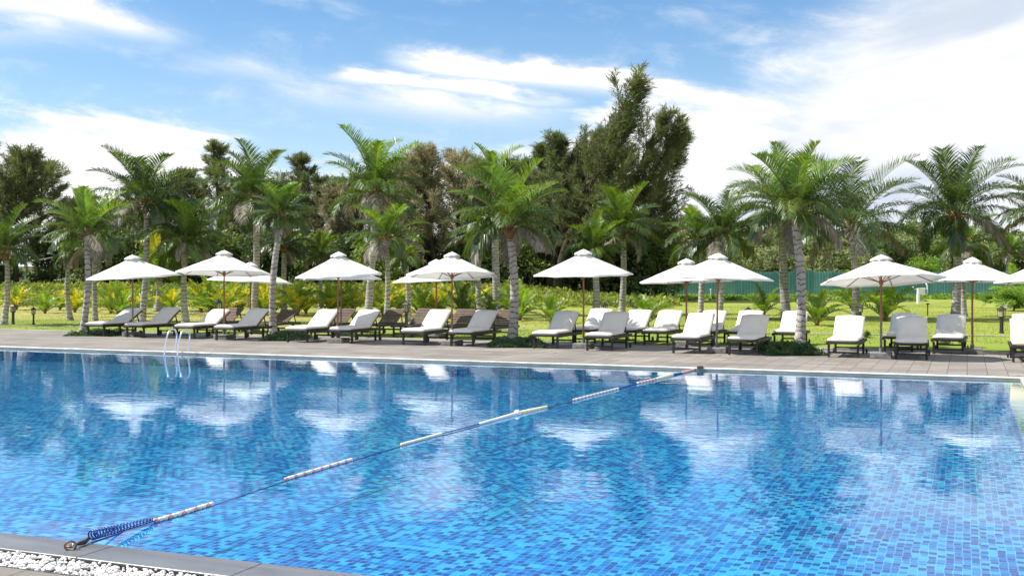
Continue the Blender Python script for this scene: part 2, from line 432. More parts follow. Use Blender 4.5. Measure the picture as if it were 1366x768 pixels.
def sheet(quads_, z, name, mat):
    b = MB()
    for (u0, u1, d0, d1) in quads_:
        b.add([(u0,d0,z),(u1,d0,z),(u1,d1,z),(u0,d1,z)], [(0,1,2,3)])
    o = b.build(name, mat); o.rotation_euler[2] = YAW; return o
dk = sheet([(DECK_L, DECK_R, PF+.088, DECK_F), (POOL_R+.138, DECK_R, 5.2, PF+.088), (DECK_L, POOL_L-.138, 5.2, PF+.088), (DECK_L, DECK_R, -12, 5.2)], 0, 'pool_deck', M['deck'])
tag(dk, 'grey stone paver deck around the blue pool', 'deck', kind='structure')
# lawn edge step
b = MB(); b.box(((DECK_L+DECK_R)/2, DECK_F+.06, -.03), (DECK_R-DECK_L, .12, .075), ch=.008)
o = b.build('deck_edging', M['path']); o.rotation_euler[2] = YAW; tag(o, 'thin stone edging between deck and lawn', 'edging', kind='structure')
# pale lip on the far and side edges of the pool
b = MB()
random.seed(3)
u = POOL_L
while u < POOL_R:
    w = min(.9, POOL_R+.14-u)
    b.box((u+w/2, PF+.04, -.004+random.uniform(-.002, .002)), (w-.006, .10, .028), ch=.006); u += .9
d = PN
while d < PF-.1:
    w = min(.9, PF-.025-d)
    b.box((POOL_R+.07, d+w/2, -.004), (.14, w-.006, .034), ch=.008); b.box((POOL_L-.07, d+w/2, -.004), (.14, w-.006, .034), ch=.008); d += .9
lip = b.build('pool_lip', M['lip']); lip.rotation_euler[2] = YAW; tag(lip, 'stone lip along the far pool edge, sun gleam painted pale', 'pool edge', kind='structure')
# near coping, gutter
b = MB()
u = POOL_L-.14
while u < DECK_R:
    b.box((u+.6, 5.725, -.028), (1.2-.004, .35, .06), ch=.006); u += 1.2
cp = b.build('pool_coping', M['coping']); cp.rotation_euler[2] = YAW; tag(cp, 'smooth grey stone coping at the near pool edge', 'coping', kind='structure')
b = MB(); b.box((-1, 5.535, -.05), (54, .028, .10)); b.box((-1, 5.21, -.035), (54, .02, .07))
o = b.build('gutter_edge', M['coping_side']); o.rotation_euler[2] = YAW; tag(o, 'dark edge strip between coping and white pebbles', 'edging', kind='structure')
o = sheet([(DECK_L, DECK_R, 5.22, 5.52)], -.045, 'pebble_bed_soil', M['soil']); tag(o, 'dark soil bed beneath the white pebbles', 'soil', kind='structure')
# basin
FZ = -.36
b = MB()
b.add([(POOL_L,PN,FZ),(.1,PN,FZ),(.1,PF,FZ),(POOL_L,PF,FZ)], [(0,1,2,3)], 0)
b.add([(.1,PN,FZ),(.1,PF,FZ),(.1,PF,FZ+.06),(.1,PN,FZ+.06)], [(0,1,2,3)], 2)
b.add([(.1,PN,FZ+.06),(.62,PN,FZ+.06),(.62,PF,FZ+.06),(.1,PF,FZ+.06)], [(0,1,2,3)], 0)
b.add([(.62,PN,FZ+.06),(.62,PF,FZ+.06),(.62,PF,-.11),(.62,PN,-.11)], [(0,1,2,3)], 1)
b.add([(.62,PN,-.11),(POOL_R,PN,-.11),(POOL_R,PF,-.11),(.62,PF,-.11)], [(0,1,2,3)], 2)
b.add([(POOL_R,PN,-.11),(POOL_R,PF,-.11),(POOL_R,PF,-.02),(POOL_R,PN,-.02)], [(0,1,2,3)], 2)
b.add([(POOL_L,PF-.001,FZ),(.62,PF-.001,FZ),(.62,PF-.001,-.1),(POOL_L,PF-.001,-.1)], [(0,1,2,3)], 1)
b.add([(POOL_L,PF,-.1),(POOL_R,PF,-.1),(POOL_R,PF,-.015),(POOL_L,PF,-.015)], [(0,1,2,3)], 2)
b.add([(POOL_L,PN,FZ),(POOL_R,PN,FZ),(POOL_R,PN,-.02),(POOL_L,PN,-.02)], [(0,1,2,3)], 1)
b.add([(POOL_L,PN,FZ),(POOL_L,PF,FZ),(POOL_L,PF,-.02),(POOL_L,PN,-.02)], [(0,1,2,3)], 1)
o = b.build('pool_basin', [M['mosaic'], M['mosaic_wall'], M['ledge']]); o.rotation_euler[2] = YAW
tag(o, 'swimming pool basin lined with blue mosaic tiles', 'pool', kind='structure')
w = sheet([(POOL_L, POOL_R, PN, PF)], WZ, 'pool_water', M['water']); tag(w, 'clear rippled pool water reflecting sky and umbrellas', 'water', kind='structure')

# terrain sheet (one mesh, reaches the horizon)
b = MB()
us = [-3000,-900,-400,-220,-140] + [x*3.0 for x in range(-34, 40)] + [140,180,230,400,900,3000]
ds = [DECK_F+.12] + [31+x*2.2 for x in range(60)] + [165,170,178,186,195,205,215,225,235,245,260,290,340,420,600,1000,3000]
nu = len(us)
vs = []
for d in ds:
    for u in us:
        p = uv(u, d); vs.append((p.x, p.y, th(p.x, p.y)-.012))
fs = [(r*nu+i, r*nu+i+1, (r+1)*nu+i+1, (r+1)*nu+i) for r in range(len(ds)-1) for i in range(nu-1)]
b.add(vs, fs)
def gq(u0,u1,d0,d1):
    b.add([uv(u0,d0,-.012),uv(u1,d0,-.012),uv(u1,d1,-.012),uv(u0,d1,-.012)], [(0,1,2,3)])
gq(-3000,DECK_L,-3000,DECK_F+.12); gq(DECK_R,3000,-3000,DECK_F+.12); gq(DECK_L,DECK_R,-3000,-12)
o = b.build('ground', M['lawn'], smooth=True); tag(o, 'bright green lawn and rising scrub land beyond the deck', 'ground', kind='structure')

# stepping path across the lawn
pts = [(-120,434.8),(60,434.6),(250,435.5),(450,436.8),(700,440.0),(900,442.6),(1090,445.3),(1250,447.0),(1500,450)]
b = MB(); P = []
for px, py in pts: P.append(G(px, py))
vs = []
for i, p in enumerate(P):
    d = (P[min(i+1, len(P)-1)]-P[max(i-1, 0)]).normalized(); nrm = Vector((-d.y, d.x, 0))
    vs += [p-nrm*.16+Vector((0,0,.012)), p+nrm*.16+Vector((0,0,.012))]
b.add(vs, [(2*i, 2*i+2, 2*i+3, 2*i+1) for i in range(len(P)-1)])
o = b.build('garden_path', M['path']); tag(o, 'narrow pale stone strip crossing the lawn', 'path', kind='structure')

# ------------------------------------------------------------------ palms
def frond_arr(rng, base, az, elev, Ln, droop, npair=44, leaf=.55, wd=.022, hang=.5, side_curl=0.0):
    """returns leaflet quads (two per leaflet) and the rachis points"""
    n = 16
    pts = [np.array(base, float)]; ang = elev; dirs = []
    a = az
    for i in range(n):
        tt = i/n
        ang = elev-droop*tt**1.35
        a = az+side_curl*tt*tt
        d = np.array([math.cos(a)*math.cos(ang), math.sin(a)*math.cos(ang), math.sin(ang)])
        dirs.append(d); pts.append(pts[-1]+d*Ln/n)
    pts = np.array(pts); dirs = np.array(dirs+[dirs[-1]])
    Q = []
    ts = np.linspace(.17, .995, npair); upness = max(0.0, math.sin(elev))
    for tt in ts:
        x = tt*n; i = int(x); f = x-i
        p = pts[i]*(1-f)+pts[min(i+1, n)]*f
        d = dirs[min(i, n)]
        side = np.cross(d, [0,0,1.0]); sn = np.linalg.norm(side)
        if sn < 1e-3: side = np.array([1.0,0,0])
        else: side /= sn
        nup = np.cross(side, d)
        ll = leaf*(math.sin(PI*min(1, (tt*.82+.13)))**.75)*(1 if tt < .9 else (1-(tt-.9)*4.5))
        fw = .48+.75*tt
        for s in (-1, 1):
            l2 = ll*rng.uniform(.72, 1.12)
            e = side*s*rng.uniform(.9, 1.05)+d*fw*rng.uniform(.85, 1.15)+nup*(rng.uniform(.05, .35)+.75*upness)
            e = e/np.linalg.norm(e)
            h = hang*rng.uniform(.6, 1.4)
            e1 = e+np.array([0,0,-h*.35]); e1 /= np.linalg.norm(e1)
            e2 = e+np.array([0,0,-h*1.3]); e2 /= np.linalg.norm(e2)
            wv = np.cross(e1, nup+side*s*.3*rng.uniform(-1,1)); wn = np.linalg.norm(wv); wv = wv/(wn if wn > 1e-4 else 1)*wd
            m_ = p+e1*l2*.5; q = m_+e2*l2*.5
            Q.append([p-wv*.45, m_-wv, m_+wv, p+wv*.45])
            Q.append([m_-wv, q-wv*.12, q+wv*.12, m_+wv])
    return np.array(Q).reshape(-1, 3), pts

def make_crown(rng, Ln, nfr, palette, up_bias=0.0, leaf=.5, wd=.024, npair=44, dead=3, hmax=1.35, lean_x=0.0, miss=()):
    """crown at origin; returns green mesh, dead mesh"""
    VV = []; MI = []; rb = MB()
    for k in range(nfr):
        tt = (k+.5)/nfr
        az = k*2.39996+rng.uniform(-.25, .25)
        elev = hmax-1.42*tt**.9+up_bias+rng.uniform(-.16, .16)
        ln = Ln*(1.03-.30*tt)*rng.uniform(.85, 1.08)
        droop = (1.0+.85*tt)*rng.uniform(.7, 1.25)
        Q, pts = frond_arr(rng, (math.cos(az)*.06, math.sin(az)*.06, .05), az, elev, ln, droop, npair, leaf*rng.uniform(.88,1.08), wd, .18+1.2*tt, rng.uniform(-.6,.6))
        VV.append(Q); nq = len(Q)//4
        mi = 1 if tt < .22 else (2 if (tt > .82 and rng.random() < .5) else 0)
        MI += [mi]*nq
        rb.tube([Vector(p) for p in pts[::2]], [max(.006, .03*(1-i/8.5)) for i in range(len(pts[::2]))], 4, 0, cap=False)
    V = np.concatenate(VV); me = mesh_from_quads('crown', V, palette, MI)
    return me, rb

def bmerge(me, rb, mat_index):
    """join rachis tubes into the leaf mesh"""
    import bmesh
    bm = bmesh.new(); bm.from_mesh(me)
    vs = [bm.verts.new(p) for p in rb.v]
    for f in rb.f:
        fc = bm.faces.new([vs[i] for i in f]); fc.material_index = mat_index; fc.smooth = True
    bm.to_mesh(me); bm.free(); return me
M['rachis'] = mat_simple('frond_stalk', (.16,.17,.05), (.28,.27,.09), 3, .5)

def trunk_mesh(base_r, top_r, H, tip, rng, rings=None, curve=None):
    """trunk from origin to tip (x,y,H) with leaf-scar ridges, flared foot"""
    n = max(24, int(H*9)); pts = []; rad = []
    cx, cy = tip
    c1, c2 = (curve if curve else (rng.uniform(-.15, .15), rng.uniform(-.1, .1)))
    for i in range(n+1):
        t = i/n
        pts.append(Vector((cx*t**1.25+c1*math.sin(PI*t), cy*t+c2*math.sin(PI*t), H*t-.05*(1-t))))
        r = base_r*(1-t)+top_r*t
        r *= 1+.55*math.exp(-t*H/.22)
        r *= 1+.035*(1 if i % 2 else -1)+rng.uniform(-.015, .015)
        rad.append(r)
    b = MB(); b.tube(pts, rad, 12); return b

def palm(seed, bx, by, hx, hy, top, half, label, nfr=20, tw=10, pal='palm', dead=3, up=0.0, fruit=False, leaf=.52, curve=None, group='coconut palms behind the pool deck', wd=.024, dl=1.0, cz=None):
    rng = random.Random(seed)
    p = G(bx, by); Y = p.y; z0 = th(p.x, p.y); s = F/Y
    root = empty('coconut_palm', (p.x, p.y, z0))
    hxw = (hx-683)/F*Y-p.x; H = hz(hy, Y)-z0
    tr_ = tw/2/s
    tb = trunk_mesh(tr_*1.0, tr_*.74, H, (hxw, rng.uniform(-.2,.2)), rng, curve=curve)
    to = tb.build('trunk', M['palm_bark'], root, smooth=True)
    up_len = (hy-top)/s; Ln = max(half/s*1.0, up_len*.96)
    pals = {'palm': ('palm','palm_young','palm_dry'), 'palm_dark': ('palm_dark','palm','palm_dry'), 'lime': ('palm_lime','palm_yellow','palm_lime')}[pal]
    lf = min(1.05, leaf*1.1*Ln/2.2); nfr = int(nfr*1.32); dead = max(0, int(dead*.5))
    me, rb = make_crown(rng, Ln, nfr, [M[x] for x in pals]+[M['rachis']], up, lf, max(.016, .60/s), 62, hmax=1.40)
    bmerge(me, rb, 3)
    cr = linkobj('crown', me, root, (hxw, 0, H-.02)); cr.rotation_euler[2] = rng.uniform(0, 6.28)
    # fibrous heart
    hb = MB()
    hb.lathe([(tr_*.72, -.30), (tr_*1.15, -.12), (tr_*1.45, .05), (tr_*1.25, .22), (tr_*.5, .42)], (0,0,0), 10)
    for k in range(14):
        a = rng.uniform(0, 6.28); e = rng.uniform(.1, 1.1); d = Vector((math.cos(a)*math.cos(e), math.sin(a)*math.cos(e), math.sin(e)))
        q = Vector((0,0,rng.uniform(-.1, .12)))
        hb.tube([q, q+d*tr_*1.6, q+d*tr_*3.0], [tr_*.34, tr_*.26, tr_*.12], 5)
    linkobj('leaf_bases', hb.mesh('leaf_bases', M['fibre'], True), root, (hxw, 0, H))
    if dead:
        VV = []; rb = MB()
        for k in range(dead):
            az = rng.uniform(0, 6.28)
            Q, pts = frond_arr(rng, (0,0,-.05), az, rng.uniform(-.1, .5), Ln*rng.uniform(.5,.85)*dl, rng.uniform(2.0, 2.6), 34, lf*.7, max(.014, .42/s), 1.6, rng.uniform(-.4,.4))
            VV.append(Q); rb.tube([Vector(x) for x in pts[::2]], [max(.006, .028*(1-i/8.5)) for i in range(len(pts[::2]))], 4, 0, cap=False)
        md = mesh_from_quads('dead_fronds', np.concatenate(VV), [M['palm_dry']]); bmerge(md, rb, 0)
        linkobj('dead_fronds', md, root, (hxw, 0, H))
    if fruit:
        fb = MB()
        for k in range(16):
            a = rng.uniform(0, 6.28); rr = rng.uniform(.12, .34)
            fb.ball((math.cos(a)*rr, math.sin(a)*rr, -rng.uniform(.05, .75)), rng.uniform(.08, .13), 8, 6)
            fb.tube([Vector((0,0,0)), Vector((math.cos(a)*rr*.8, math.sin(a)*rr*.8, -rng.uniform(.2,.9)))], .02, 4)
        linkobj('dry_fruit_cluster', fb.mesh('dry_fruit_cluster', M['fibre'], True), root, (hxw, 0, H-.05))
    tag(root, label, 'palm tree', group)
    return root

palm(1, 110,446, 117,316, 232, 58, 'near coconut palm rising from the leafy bed beside the leftmost umbrella', 20, 9)
palm(2, 189,431, 193,275, 172, 56, 'tall coconut palm standing just right of the leftmost umbrella peak', 22, 9, 'palm_dark', dead=4)
palm(3, 127,429, 126,330, 262, 50, 'slim palm whose trunk stands close behind the near palm of the leftmost bed', 14, 7)
palm(4, 94,427, 94,340, 300, 26, 'thin palm with sparse wilted crown left of the leftmost umbrella', 9, 7, dead=5, up=-.3)
palm(5, 5,433, 8,338, 268, 56, 'dark palm at the extreme left edge beside the two lamps', 18, 8, 'palm_dark')
palm(6, 210,416, 210,366, 305, 40, 'short yellowish palm with upright fronds behind the leftmost umbrella', 12, 10, 'lime', dead=0, up=.25)
palm(7, 248,431, 249,326, 240, 62, 'shaggy palm between the two leftmost front umbrellas', 20, 9, dead=5)
palm(8, 338,421, 341,270, 170, 60, 'tall full-crowned palm behind the partly hidden left umbrella', 24, 10, 'palm_dark', dead=4)
palm(9, 365,448, 376,292, 226, 62, 'leaning near palm with long drooping fronds growing from the bed between lounger pairs', 20, 10, dead=4, curve=(-.12,.0), dl=1.1)
palm(10, 379,418, 379,330, 275, 52, 'dark palm half hidden behind the leaning near palm', 16, 8, 'palm_dark')
palm(11, 427,417, 427,344, 308, 42, 'small light green palm behind the umbrella left of the tall slender palm', 14, 6, dead=1)
palm(12, 491,424, 501,262, 156, 48, 'tall slender palm with narrow upright crown right of the third front umbrella', 20, 11, dead=4, up=.12)
palm(13, 515,434, 516,322, 248, 52, 'mid-height palm beside the tall slender palm with a long low frond to the right', 16, 8, dead=2)
palm(14, 544,429, 541,345, 300, 34, 'thick-footed palm behind the lantern left of the centre umbrellas', 10, 8, dead=4, up=-.2)
palm(15, 641,420, 642,322, 258, 50, 'dark-trunked palm directly right of the centre umbrella', 16, 8, 'palm_dark', dead=3)
palm(16, 663,421, 658,248, 182, 48, 'tall palm standing behind the near centre palm, its crown highest of the two', 18, 11, dead=2)
palm(17, 683,459, 680,305, 192, 74, 'broad near palm at the centre with hanging grey fronds beside bare wooden loungers', 24, 13, dead=5, dl=.8)
palm(18, 795,421, 792,338, 275, 46, 'short bright palm behind the blue-grey shaded umbrella', 16, 10, dead=1, up=.1)
palm(19, 829,419, 831,312, 232, 48, 'slim pale-trunked palm in front of the leaning feathery tree', 18, 9, dead=2, up=.1)
palm(20, 934,425, 936,325, 252, 44, 'palm with wilted grey heart behind the left umbrella of the overlapping right pair', 10, 8, dead=6, up=-.1)
palm(21, 959,426, 964,318, 226, 70, 'spreading palm arching left above the overlapping right pair of umbrellas', 18, 9, 'palm_dark', dead=2)
palm(22, 1049,424, 1046,287, 172, 86, 'tall palm just left of the near right palm, its wide crown merging with it', 22, 13, dead=3)
palm(23, 1066,466, 1061,286, 168, 76, 'near right palm with pale ringed trunk growing from the low hedge bed', 24, 14, dead=2, dl=.6)
palm(24, 1140,427, 1135,305, 166, 66, 'palm with brown fruit cluster left of the right-hand shaded umbrella peak', 20, 11, 'palm_dark', dead=2, fruit=True)
palm(25, 1274,426, 1274,290, 172, 84, 'big spreading coconut palm with brown fibrous heart at the right', 24, 12, 'palm_dark', dead=2, fruit=True)
palm(26, 1286,422, 1290,328, 280, 62, 'lower palm tucked behind the big right palm with fronds drooping left', 14, 8, dead=3, up=-.2)
palm(27, 1392,428, 1392,288, 200, 84, 'palm beyond the right edge with only its fronds reaching into view', 20, 12, 'palm_dark', dead=2)
palm(28, 1344,410, 1346,338, 300, 36, 'small palm with grey wilted heart at far right lawn', 11, 6, dead=4)

# young palms without trunk
def young_mesh(seed, pal, n=11, h=1.6, up=.35):
    rng = random.Random(seed); VV = []; MI = []; rb = MB()
    for k in range(n):
        t = (k+.5)/n; az = k*2.39996+rng.uniform(-.3,.3)
        Q, pts = frond_arr(rng, (math.cos(az)*.04, math.sin(az)*.04, .08), az, 1.5-(.75 if pal[0] == 'palm_yellow' else 1.0)*t+rng.uniform(-.08,.08), h*rng.uniform(.8,1.15), .55+.9*t, 20, h*.24, .034, .35, rng.uniform(-.4,.4))
        VV.append(Q); MI += [1 if rng.random() < .4 else 0]*(len(Q)//4)
        rb.tube([Vector(p) for p in pts[::2]], [max(.006, .026*(1-i/8.5)) for i in range(len(pts[::2]))], 4, 0, cap=False)
    me = mesh_from_quads('fronds', np.concatenate(VV), [M[pal[0]], M[pal[1]], M['rachis']], MI)
    return bmerge(me, rb, 2)
st = MB(); st.tube([(0,0,-.02),(0.02,0,.2),(0,0,.34)], [.09,.075,.05], 8)
stem_me = st.mesh('stem', M['fibre'], True)
YM = {'green': [young_mesh(40+i, ('palm_young','palm')) for i in range(3)], 'yellow': [young_mesh(50+i, ('palm_yellow','palm_lime'), 13) for i in range(3)], 'lime': [young_mesh(60+i, ('palm_lime','palm_young'), 12) for i in range(2)], 'dark': [young_mesh(70, ('palm','palm_dark'), 12)]}
def young(px, py, topy, kind, label, i=0, group='young palms on the lawn'):
    p = G(px, py); s = F/p.y; h = (py-topy)/s
    z = th(p.x, p.y); p.z = z
    r = empty('young_palm', p, i*1.7)
    k = h/1.45
    r.scale = (k, k, k)
    linkobj('fronds', YM[kind][i % len(YM[kind])], r); linkobj('stem', stem_me, r)
    tag(r, label, 'young palm', group)
young(1090,434,384,'green','lush young palm on the lawn right of the near right palm trunk',0)
young(1181,428,372,'lime','upright young palm seen under the right-hand shaded umbrella',0)
young(1019,420,384,'green','arching young palm above the lantern beside the right-hand loungers',1)
young(1136,412,368,'lime','thin young palm in front of the fence left of the shaded right umbrella',1)
young(862,434,388,'green','bright young palm on the lawn left of the overlapping right umbrellas',2)
young(735,431,393,'green','low arching young palm left of the blue-grey umbrella pole',0)
young(617,422,378,'dark','dark fan-like young palm right of the centre umbrella pole',0)
young(693,427,380,'lime','spindly yellowish young palm right of the near centre palm',1)
young(843,400,372,'lime','tiny young palm beneath the leaning feathery tree',0)
young(980,392,372,'green','young palm against the teal fence right of the peaked pair',2)
young(1357,412,360,'lime','yellowish young palm at the right edge of the lawn',1)
young(655,424,392,'green','weedy young palm between the trunks right of the centre umbrella',1)
yl = [(22,412,386),(60,414,388),(80,410,390),(100,411,384),(148,415,378),(160,418,376),(176,414,386),(226,413,383),(268,414,376),(282,416,372),(300,418,380),(318,414,374),(352,417,378),(366,414,372),(396,416,374),(408,413,384),(440,417,376),(456,414,374),(470,412,382),(512,416,378),(532,414,374),(560,418,382),(574,416,378),(588,414,376),(632,414,378),(675,412,380)]
ordn = ['first','second','third','fourth','fifth','sixth','seventh','eighth','ninth','tenth','eleventh','twelfth','thirteenth','fourteenth','fifteenth','sixteenth','seventeenth','eighteenth','nineteenth','twentieth','twenty-first','twenty-second','twenty-third','twenty-fourth','twenty-fifth','twenty-sixth','twenty-seventh','twenty-eighth','twenty-ninth','thirtieth']
for i, (x, y, tp) in enumerate(yl):
    young(x, y+3+(i*5) % 4, tp+(i*7) % 6, 'lime' if i % 4 == 1 else 'yellow', 'yellow-leaved ornamental palm, %s from the left in the bright row behind the umbrellas' % ordn[i], i, 'yellow-leaved ornamental palms')

# ------------------------------------------------------------------ background trees
def rvec(n, rs):
    v = rs.normal(size=(n, 3)); return v/np.linalg.norm(v, axis=1)[:, None]
def casuarina(seed, H, spread, mat, lean=(0,0), nb=46, up=1.0, low=.12, wide=False):
    rs = np.random.RandomState(seed); rng = random.Random(seed)
    tb = MB(); C = []; A = []; Wd = []
    def tp(t): return Vector((lean[0]*t**1.4+.25*math.sin(t*5+seed), lean[1]*t, H*t))
    tb.tube([tp(i/12) for i in range(13)], [H*.017*(1-i/13)+.02 for i in range(13)], 7)
    for k in range(nb):
        t = low+(1-low)*(k/(nb-1))**.9
        p0 = tp(min(t, .985)); az = k*2.4+rng.uniform(-.4,.4)
        ln = spread*((1-t)**.5*.9+.3)*rng.uniform(.45, 1.35)
        e = up*(.6+.5*t)+rng.uniform(-.2,.3)
        if wide: ln = spread*math.sin(PI*min(1,(t*.75+.2)))**.7*rng.uniform(.55,1.3)
        pts = []; d = Vector((math.cos(az)*math.cos(e), math.sin(az)*math.cos(e), math.sin(e)))
        if lean[0]: d = (d+Vector((.75,0,.30))*(.3+.7*t)).normalized(); ln *= 1.15
        p = Vector(p0)
        for q in range(8):
            pts.append(Vector(p)); p = p+d*ln/7; d = (d+Vector((rng.uniform(-.12,.12), rng.uniform(-.12,.12), .05))).normalized()
        tb.tube(pts, [max(.012, .055*(1-i/8.5)*(1-.5*t)) for i in range(8)], 4, cap=False)
        for q in range(11):
            u_ = .3+.7*q/10; x = u_*7; i0 = min(6, int(x)); c = pts[i0].lerp(pts[i0+1], x-i0)
            d0 = (pts[i0+1]-pts[i0]).normalized()
            for tw_ in range(2):
                td = (d0*1.0+Vector((rng.uniform(-1,1), rng.uniform(-1,1), rng.uniform(-.5,.8)))*.75).normalized()
                tl = rng.uniform(.35, .95)*(1.1-.5*u_)*(spread/2.6)**.5
                n = 17; f = rs.uniform(0, 1, n)[:,None]
                base = np.array(c)+np.array(td)*f*tl+rs.normal(size=(n,3))*.035
                ax = np.array(td)*.9+rvec(n, rs)*.55+np.array([0,0,-.10]); ax /= np.linalg.norm(ax, axis=1)[:,None]
                ax = ax*rs.uniform(.2, .55, size=n)[:,None]
                w = np.cross(ax, rvec(n, rs)); w /= (np.linalg.norm(w, axis=1)[:,None]+1e-6)
                C.append(base); A.append(ax); Wd.append(w*rs.uniform(.012,.028,size=n)[:,None])
    V = quads(np.concatenate(C), np.concatenate(A), np.concatenate(Wd), '', None)
    return tb.mesh('trunk', M['bark_dark'], True), mesh_from_quads('crown', V, [mat])
def broad(seed, H, Rr, mat, nl=26, per=190, leaf=.24, low=.18, squash=.8, trunk=True):
    rs = np.random.RandomState(seed); rng = random.Random(seed)
    C = []; A = []; Wd = []; tb = MB()
    tb.tube([(0,0,-.1),(.1,0,H*.3),(.05,.1,H*.62)], [H*.03,H*.022,H*.012], 7)
    for k in range(nl):
        a = rng.uniform(0,6.28); r = Rr*math.sqrt(rng.random())*.82; zz = H*(low+(1-low)*rng.random()**.8)
        lim = math.sqrt(max(.08, 1-((zz/H-.45)/.62)**2)); r *= lim
        c = Vector((math.cos(a)*r, math.sin(a)*r, min(zz, H*.93)))
        tb.tube([(.05,0,H*.25), tuple((Vector((.05,0,H*.35))+c)/2), tuple(c)], [H*.012,H*.008,.015], 5, cap=False)
        lr = Rr*rng.uniform(.2,.4)
        d = rvec(per, rs); rad = lr*rs.uniform(.55,1.15,size=per)[:,None]
        base = np.array(c)+d*rad*np.array([1,1,squash])
        ax = d*.5+rvec(per, rs)*.8; ax /= np.linalg.norm(ax,axis=1)[:,None]
        l = rs.uniform(.6,1.3,size=per)[:,None]*leaf
        w = np.cross(ax, rvec(per, rs)); w /= (np.linalg.norm(w,axis=1)[:,None]+1e-6)
        C.append(base); A.append(ax*l); Wd.append(w*l*.32)
    V = quads(np.concatenate(C), np.concatenate(A), np.concatenate(Wd), '', None)
    return tb.mesh('trunk', M['bark_dark'], True), mesh_from_quads('crown', V, [mat])

CAS = {
 'spire': [casuarina(101, 12, 2.3, M['casu']), casuarina(102, 12, 2.6, M['casu']), casuarina(103, 12, 2.0, M['casu_sage'])],
 'lean': [casuarina(110, 14, 3.5, M['casu_sage'], (4.4,0), 40), casuarina(111, 14, 4.0, M['casu'], (3.6,0), 38), casuarina(112, 14, 3.6, M['casu_sage'], (4.6,.5), 38)],
 'wide': [casuarina(120, 10, 3.8, M['casu'], (0,0), 52, .75, .22, True), casuarina(121, 10, 3.4, M['casu'], (.6,0), 52, .8, .2, True)],
 'brown': [casuarina(130, 10, 3.2, M['casu_brown'], (0,0), 50, .8, .15, True), casuarina(131, 10, 2.8, M['casu_brown'], (.4,0), 50, .9, .15, True)],
 'dull': [casuarina(140, 10, 3.0, M['casu_sage'], (0,0), 50, .85, .15, True)],
}
BASEH = {'spire': 12, 'lean': 14, 'wide': 10, 'brown': 10, 'dull': 10}
def tree(px, Y, topy, kind, label, i=0, wide=1.3, group='feathery trees behind the palms', name='casuarina_tree'):
    p = at(px, Y); z = th(p.x, p.y); H = hz(topy, Y)-z
    k = H/(BASEH[kind]*(1.03))
    r = empty(name, (p.x, p.y, z), 0 if kind == 'lean' else i*1.3)
    r.scale = (k*wide, k*wide, k)
    a, c = CAS[kind][i % len(CAS[kind])]
    linkobj('trunk', a, r); linkobj('crown', c, r)
    tag(r, label, 'tree', group)
TL = [(-25,92,212,'wide','dark feathery tree cut by the left edge'),
 (18,90,214,'wide','dark spreading tree with black limbs behind the two left lamps'),
 (52,97,224,'wide','dark feathery tree left of the near left palm'),
 (92,102,262,'dull','low dull tree behind the wilted thin palm'),
 (150,100,262,'dull','low tree between the near left palm and the tall dark palm'),
 (176,106,246,'dull','dull tree behind the leftmost umbrella peak'),
 (222,98,238,'dull','grey-green tree behind the shaggy palm'),
 (262,101,230,'wide','dark tree right of the shaggy palm'),
 (289,99,197,'spire','narrow dark spire poking up left of the tall full-crowned palm'),
 (320,96,240,'dull','grey-green tree behind the tall full-crowned palm'),
 (365,98,236,'wide','dark tree behind the leaning near palm'),
 (402,96,212,'spire','dark spire tree right of the leaning near palm'),
 (428,101,232,'wide','dark tree left of the third front umbrella'),
 (452,96,240,'brown','brown dry tree above the third front umbrella'),
 (478,100,230,'dull','grey-green tree behind the tall slender palm trunk'),
 (520,95,236,'dull','olive tree just right of the tall slender palm crown'),
 (548,92,222,'dull','tall olive tree left of the centre umbrellas'),
 (582,90,205,'brown','tallest brown dry tree above the centre umbrellas'),
 (612,94,214,'brown','brown dry tree left of the centre palm crowns'),
 (640,98,225,'dull','grey-green tree behind the centre palm crowns'),
 (690,94,222,'dull','grey-green tree right of the centre palm crowns'),
 (722,90,200,'spire','slim dark feathery tree at left of the tall clump'),
 (742,88,188,'spire','dark feathery spire second from left in the tall clump'),
 (712,87,182,'lean','pale feathery tree at the left flank of the leaning clump'),
 (734,86,158,'lean','feathery tree left of the highest leaning tree'),
 (748,85,117,'lean','highest feathery tree leaning right above the blue-grey umbrella'),
 (786,87,160,'lean','second leaning feathery tree right of the highest one'),
 (808,88,172,'lean','third leaning feathery tree of the tall clump'),
 (830,90,184,'lean','rightmost leaning feathery tree of the tall clump'),
 (122,104,256,'dull','olive tree right of the near left palm crown'),
 (205,103,248,'dull','olive tree behind the trunk gap left of the shaggy palm'),
 (345,101,244,'dull','olive tree filling the gap behind the tall full-crowned palm'),
 (385,100,248,'dull','olive tree behind the dark half hidden palm'),
 (500,99,244,'dull','olive tree directly behind the slender palm'),
 (660,99,236,'dull','olive tree between the two centre palm crowns'),
 (705,99,240,'dull','olive tree left of the tall feathery clump'),
 (815,92,205,'wide','dark tree filling the base of the tall clump'),
 (770,94,225,'wide','dark spreading tree at the left base of the tall clump'),
 (872,90,262,'wide','dark spreading tree at the right foot of the tall clump')]
for i, (x, Y, tp, kd, lb) in enumerate(TL): tree(x, Y, tp+(12 if 80 < x < 520 and kd != 'spire' else 0), kd, lb, i)

